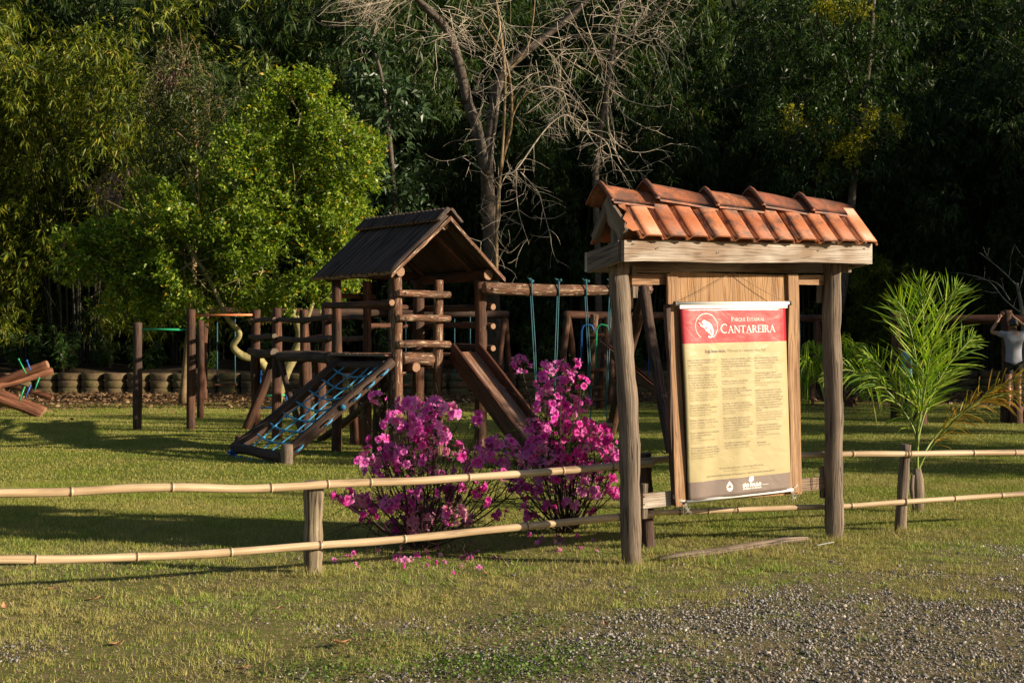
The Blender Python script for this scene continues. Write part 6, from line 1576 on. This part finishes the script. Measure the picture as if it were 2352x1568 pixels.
# fallen blossoms
for k in range(62):
    if k < 42: px = random.gauss(990, 120); py = random.gauss(1285, 16)
    else: px = random.gauss(1290, 60); py = random.gauss(1242, 14)
    if py < 1228 or 1395 < px: continue
    q = G(px, py); me = FM[random.choice((0, 0, 1, 2))][k % 4]; o = bpy.data.objects.new('fallen_blossom', me); COL.objects.link(o)
    o.location = q+UP*.022; o.rotation_euler = (random.uniform(1.2, 4.2), random.uniform(-.8, .8), random.uniform(0, 6)); s_ = random.uniform(.7, 1.05); o.scale = (s_, s_, s_*.8)
    if k < 42: tag(o, 'fallen magenta blossom lying on the grass under the left azalea', 'fallen blossom', 'fallen blossoms under the left azalea')
    else: tag(o, 'fallen magenta blossom lying on the grass under the right azalea', 'fallen blossom', 'fallen blossoms under the right azalea')

# ================================================================ palms
def frond(root, pts, nl, L, m_, side=Vector((0, -1, 0)), start=.28, droop=.25, w=.0115, lab=None, vee=.5):
    mb = MB(); pts = limb(mb, pts, .013, .004, 6, 0); st = mb.build('frond', M['frond'], root)
    if lab: st['label'] = lab
    n = len(pts); nl = int(nl*1.25)
    V = []; 
    for k in range(nl):
        q = start+(1-start)*(k+.5)/nl; fi = q*(n-1); i_ = min(n-2, int(fi)); p = pts[i_].lerp(pts[i_+1], fi-i_); t = (pts[i_+1]-pts[i_]).normalized()
        s = t.cross(side).normalized(); u_ = s.cross(t).normalized()
        env = math.sin(math.pi*min(1, (q-start)/(1-start)*.80+.22))**.7
        for sg in (-1, 1):
            a = random.uniform(.55, 1.2)*(1-.40*q); dd = (t*math.cos(a)+(s*sg*math.cos(vee)+u_*random.uniform(-.5, .8)*math.sin(vee))*math.sin(a)+Vector((random.gauss(0, .17), random.gauss(0, .17), random.gauss(0, .14)))).normalized()
            l_ = L*env*random.uniform(.8, 1.15); wv = dd.cross(Vector((random.gauss(0, 1), random.gauss(0, 1), random.gauss(0, .6)))).normalized()*w*.5
            c = [p, p+dd*l_*.35, p+dd*l_*.72-UP*droop*l_*.28, p+dd*l_*.97-UP*droop*l_*.9]
            ws = [.45, 1, .75, .06]
            for j in range(3):
                V += [c[j]-wv*ws[j], c[j]+wv*ws[j], c[j+1]+wv*ws[j+1], c[j+1]-wv*ws[j+1]]
    V = np.array([v[:] for v in V])-nv(ORG[root.name])
    o = link('leaflets', weld(np_mesh('leaflets', V, 4), 3), M[m_], st); o.location = (0, 0, 0); return st
def weld(me, k):
    bm = bmesh.new(); bm.from_mesh(me); bmesh.ops.remove_doubles(bm, verts=bm.verts, dist=1e-5); bm.to_mesh(me); bm.free(); return me
pb_ = G(2108, 1177); pd = pb_.y
pm = thing('young_palm', 'young palm with upright bright green fronds behind the fence on the right', 'palm', pb_)
mb = MB(); mb.tube([pb_-UP*.03, P(2110, 1130, pd), P(2108, 1100, pd), P(2107, 1075, pd)], [.055, .050, .048, .028], 12, True, .10)
mb.tube([P(2098, 1165, pd-.03), P(2094, 1120, pd-.03), P(2097, 1090, pd-.02)], [.012, .022, .016], 6, True, .1); mb.build('trunk', M['grey'], pm)
c0 = P(2107, 1085, pd)
FR = [([(2107, 1000), (2116, 900), (2122, 790), (2118, 700), (2108, 640)], 46, .48, 0.02, .2), ([(2109, 1000), (2125, 900), (2150, 790), (2175, 700), (2200, 655)], 42, .50, .05, .25), ([(2106, 1000), (2110, 900), (2100, 800), (2080, 720), (2060, 690)], 34, .48, .05, -.2),
      ([(2105, 1010), (2085, 960), (2040, 900), (1980, 860), (1930, 850), (1880, 880)], 34, .30, .35, -.3), ([(2110, 1000), (2135, 920), (2170, 850), (2210, 800), (2240, 770)], 34, .36, .12, .15), ([(2104, 1000), (2080, 930), (2045, 870), (2010, 830), (1990, 820)], 30, .30, .2, -.25), ([(2108, 990), (2118, 930), (2128, 870), (2135, 820), (2150, 770)], 30, .38, .1, -.35)]
for k, (pl, nl, L, dr, dy) in enumerate(FR):
    n_ = len(pl); pts = [c0]+[P(a, b, pd+dy*(i_+1)/n_) for i_, (a, b) in enumerate(pl)]
    frond(pm, pts, nl, L, 'lf_palm', start=.30 if k != 3 else .22, droop=dr)
frond(pm, [c0]+[P(a, b, pd-.12*i_) for i_, (a, b) in enumerate(((2125, 1045), (2160, 1000), (2220, 940), (2290, 890), (2360, 860), (2440, 850)))], 34, .34, 'lf_palmy', start=.25, droop=.35, lab='arching frond with yellowing leaflets', vee=.9)
frond(pm, [c0]+[P(a, b, pd+.3) for a, b in ((2135, 1020), (2190, 960), (2260, 920), (2330, 905), (2400, 930))], 26, .30, 'lf_palmy', start=.3, droop=.45, lab='arching frond with yellowing leaflets', vee=.9)
# drooping grassy palm behind the right post
p2 = thing('grassy_palm', 'low palm with drooping narrow leaves behind the right notice board post', 'palm', G(1905, 1040))
gd = ORG[p2.name].y; c0 = P(1905, 960, gd)
for pl in ([(1890, 850), (1870, 800), (1850, 790)], [(1920, 840), (1945, 800), (1990, 795)], [(1905, 830), (1925, 780), (1950, 790)], [(1880, 870), (1855, 830), (1838, 830)], [(1930, 860), (1980, 820), (2020, 830)], [(1895, 860), (1880, 810), (1900, 790)], [(1940, 880), (1990, 860), (2030, 870)], [(1885, 880), (1860, 860), (1845, 880)]):
    frond(p2, [c0]+[P(a, b, gd+random.uniform(-.3, .3)) for a, b in pl], 24, .34, 'lf_palm', start=.35, droop=1.3, w=.022, vee=.8)
mb = MB(); mb.tube([ORG[p2.name]-UP*.03, P(1905, 990, gd), c0], [.05, .045, .03], 10, True, .08); mb.build('trunk', M['grey'], p2)
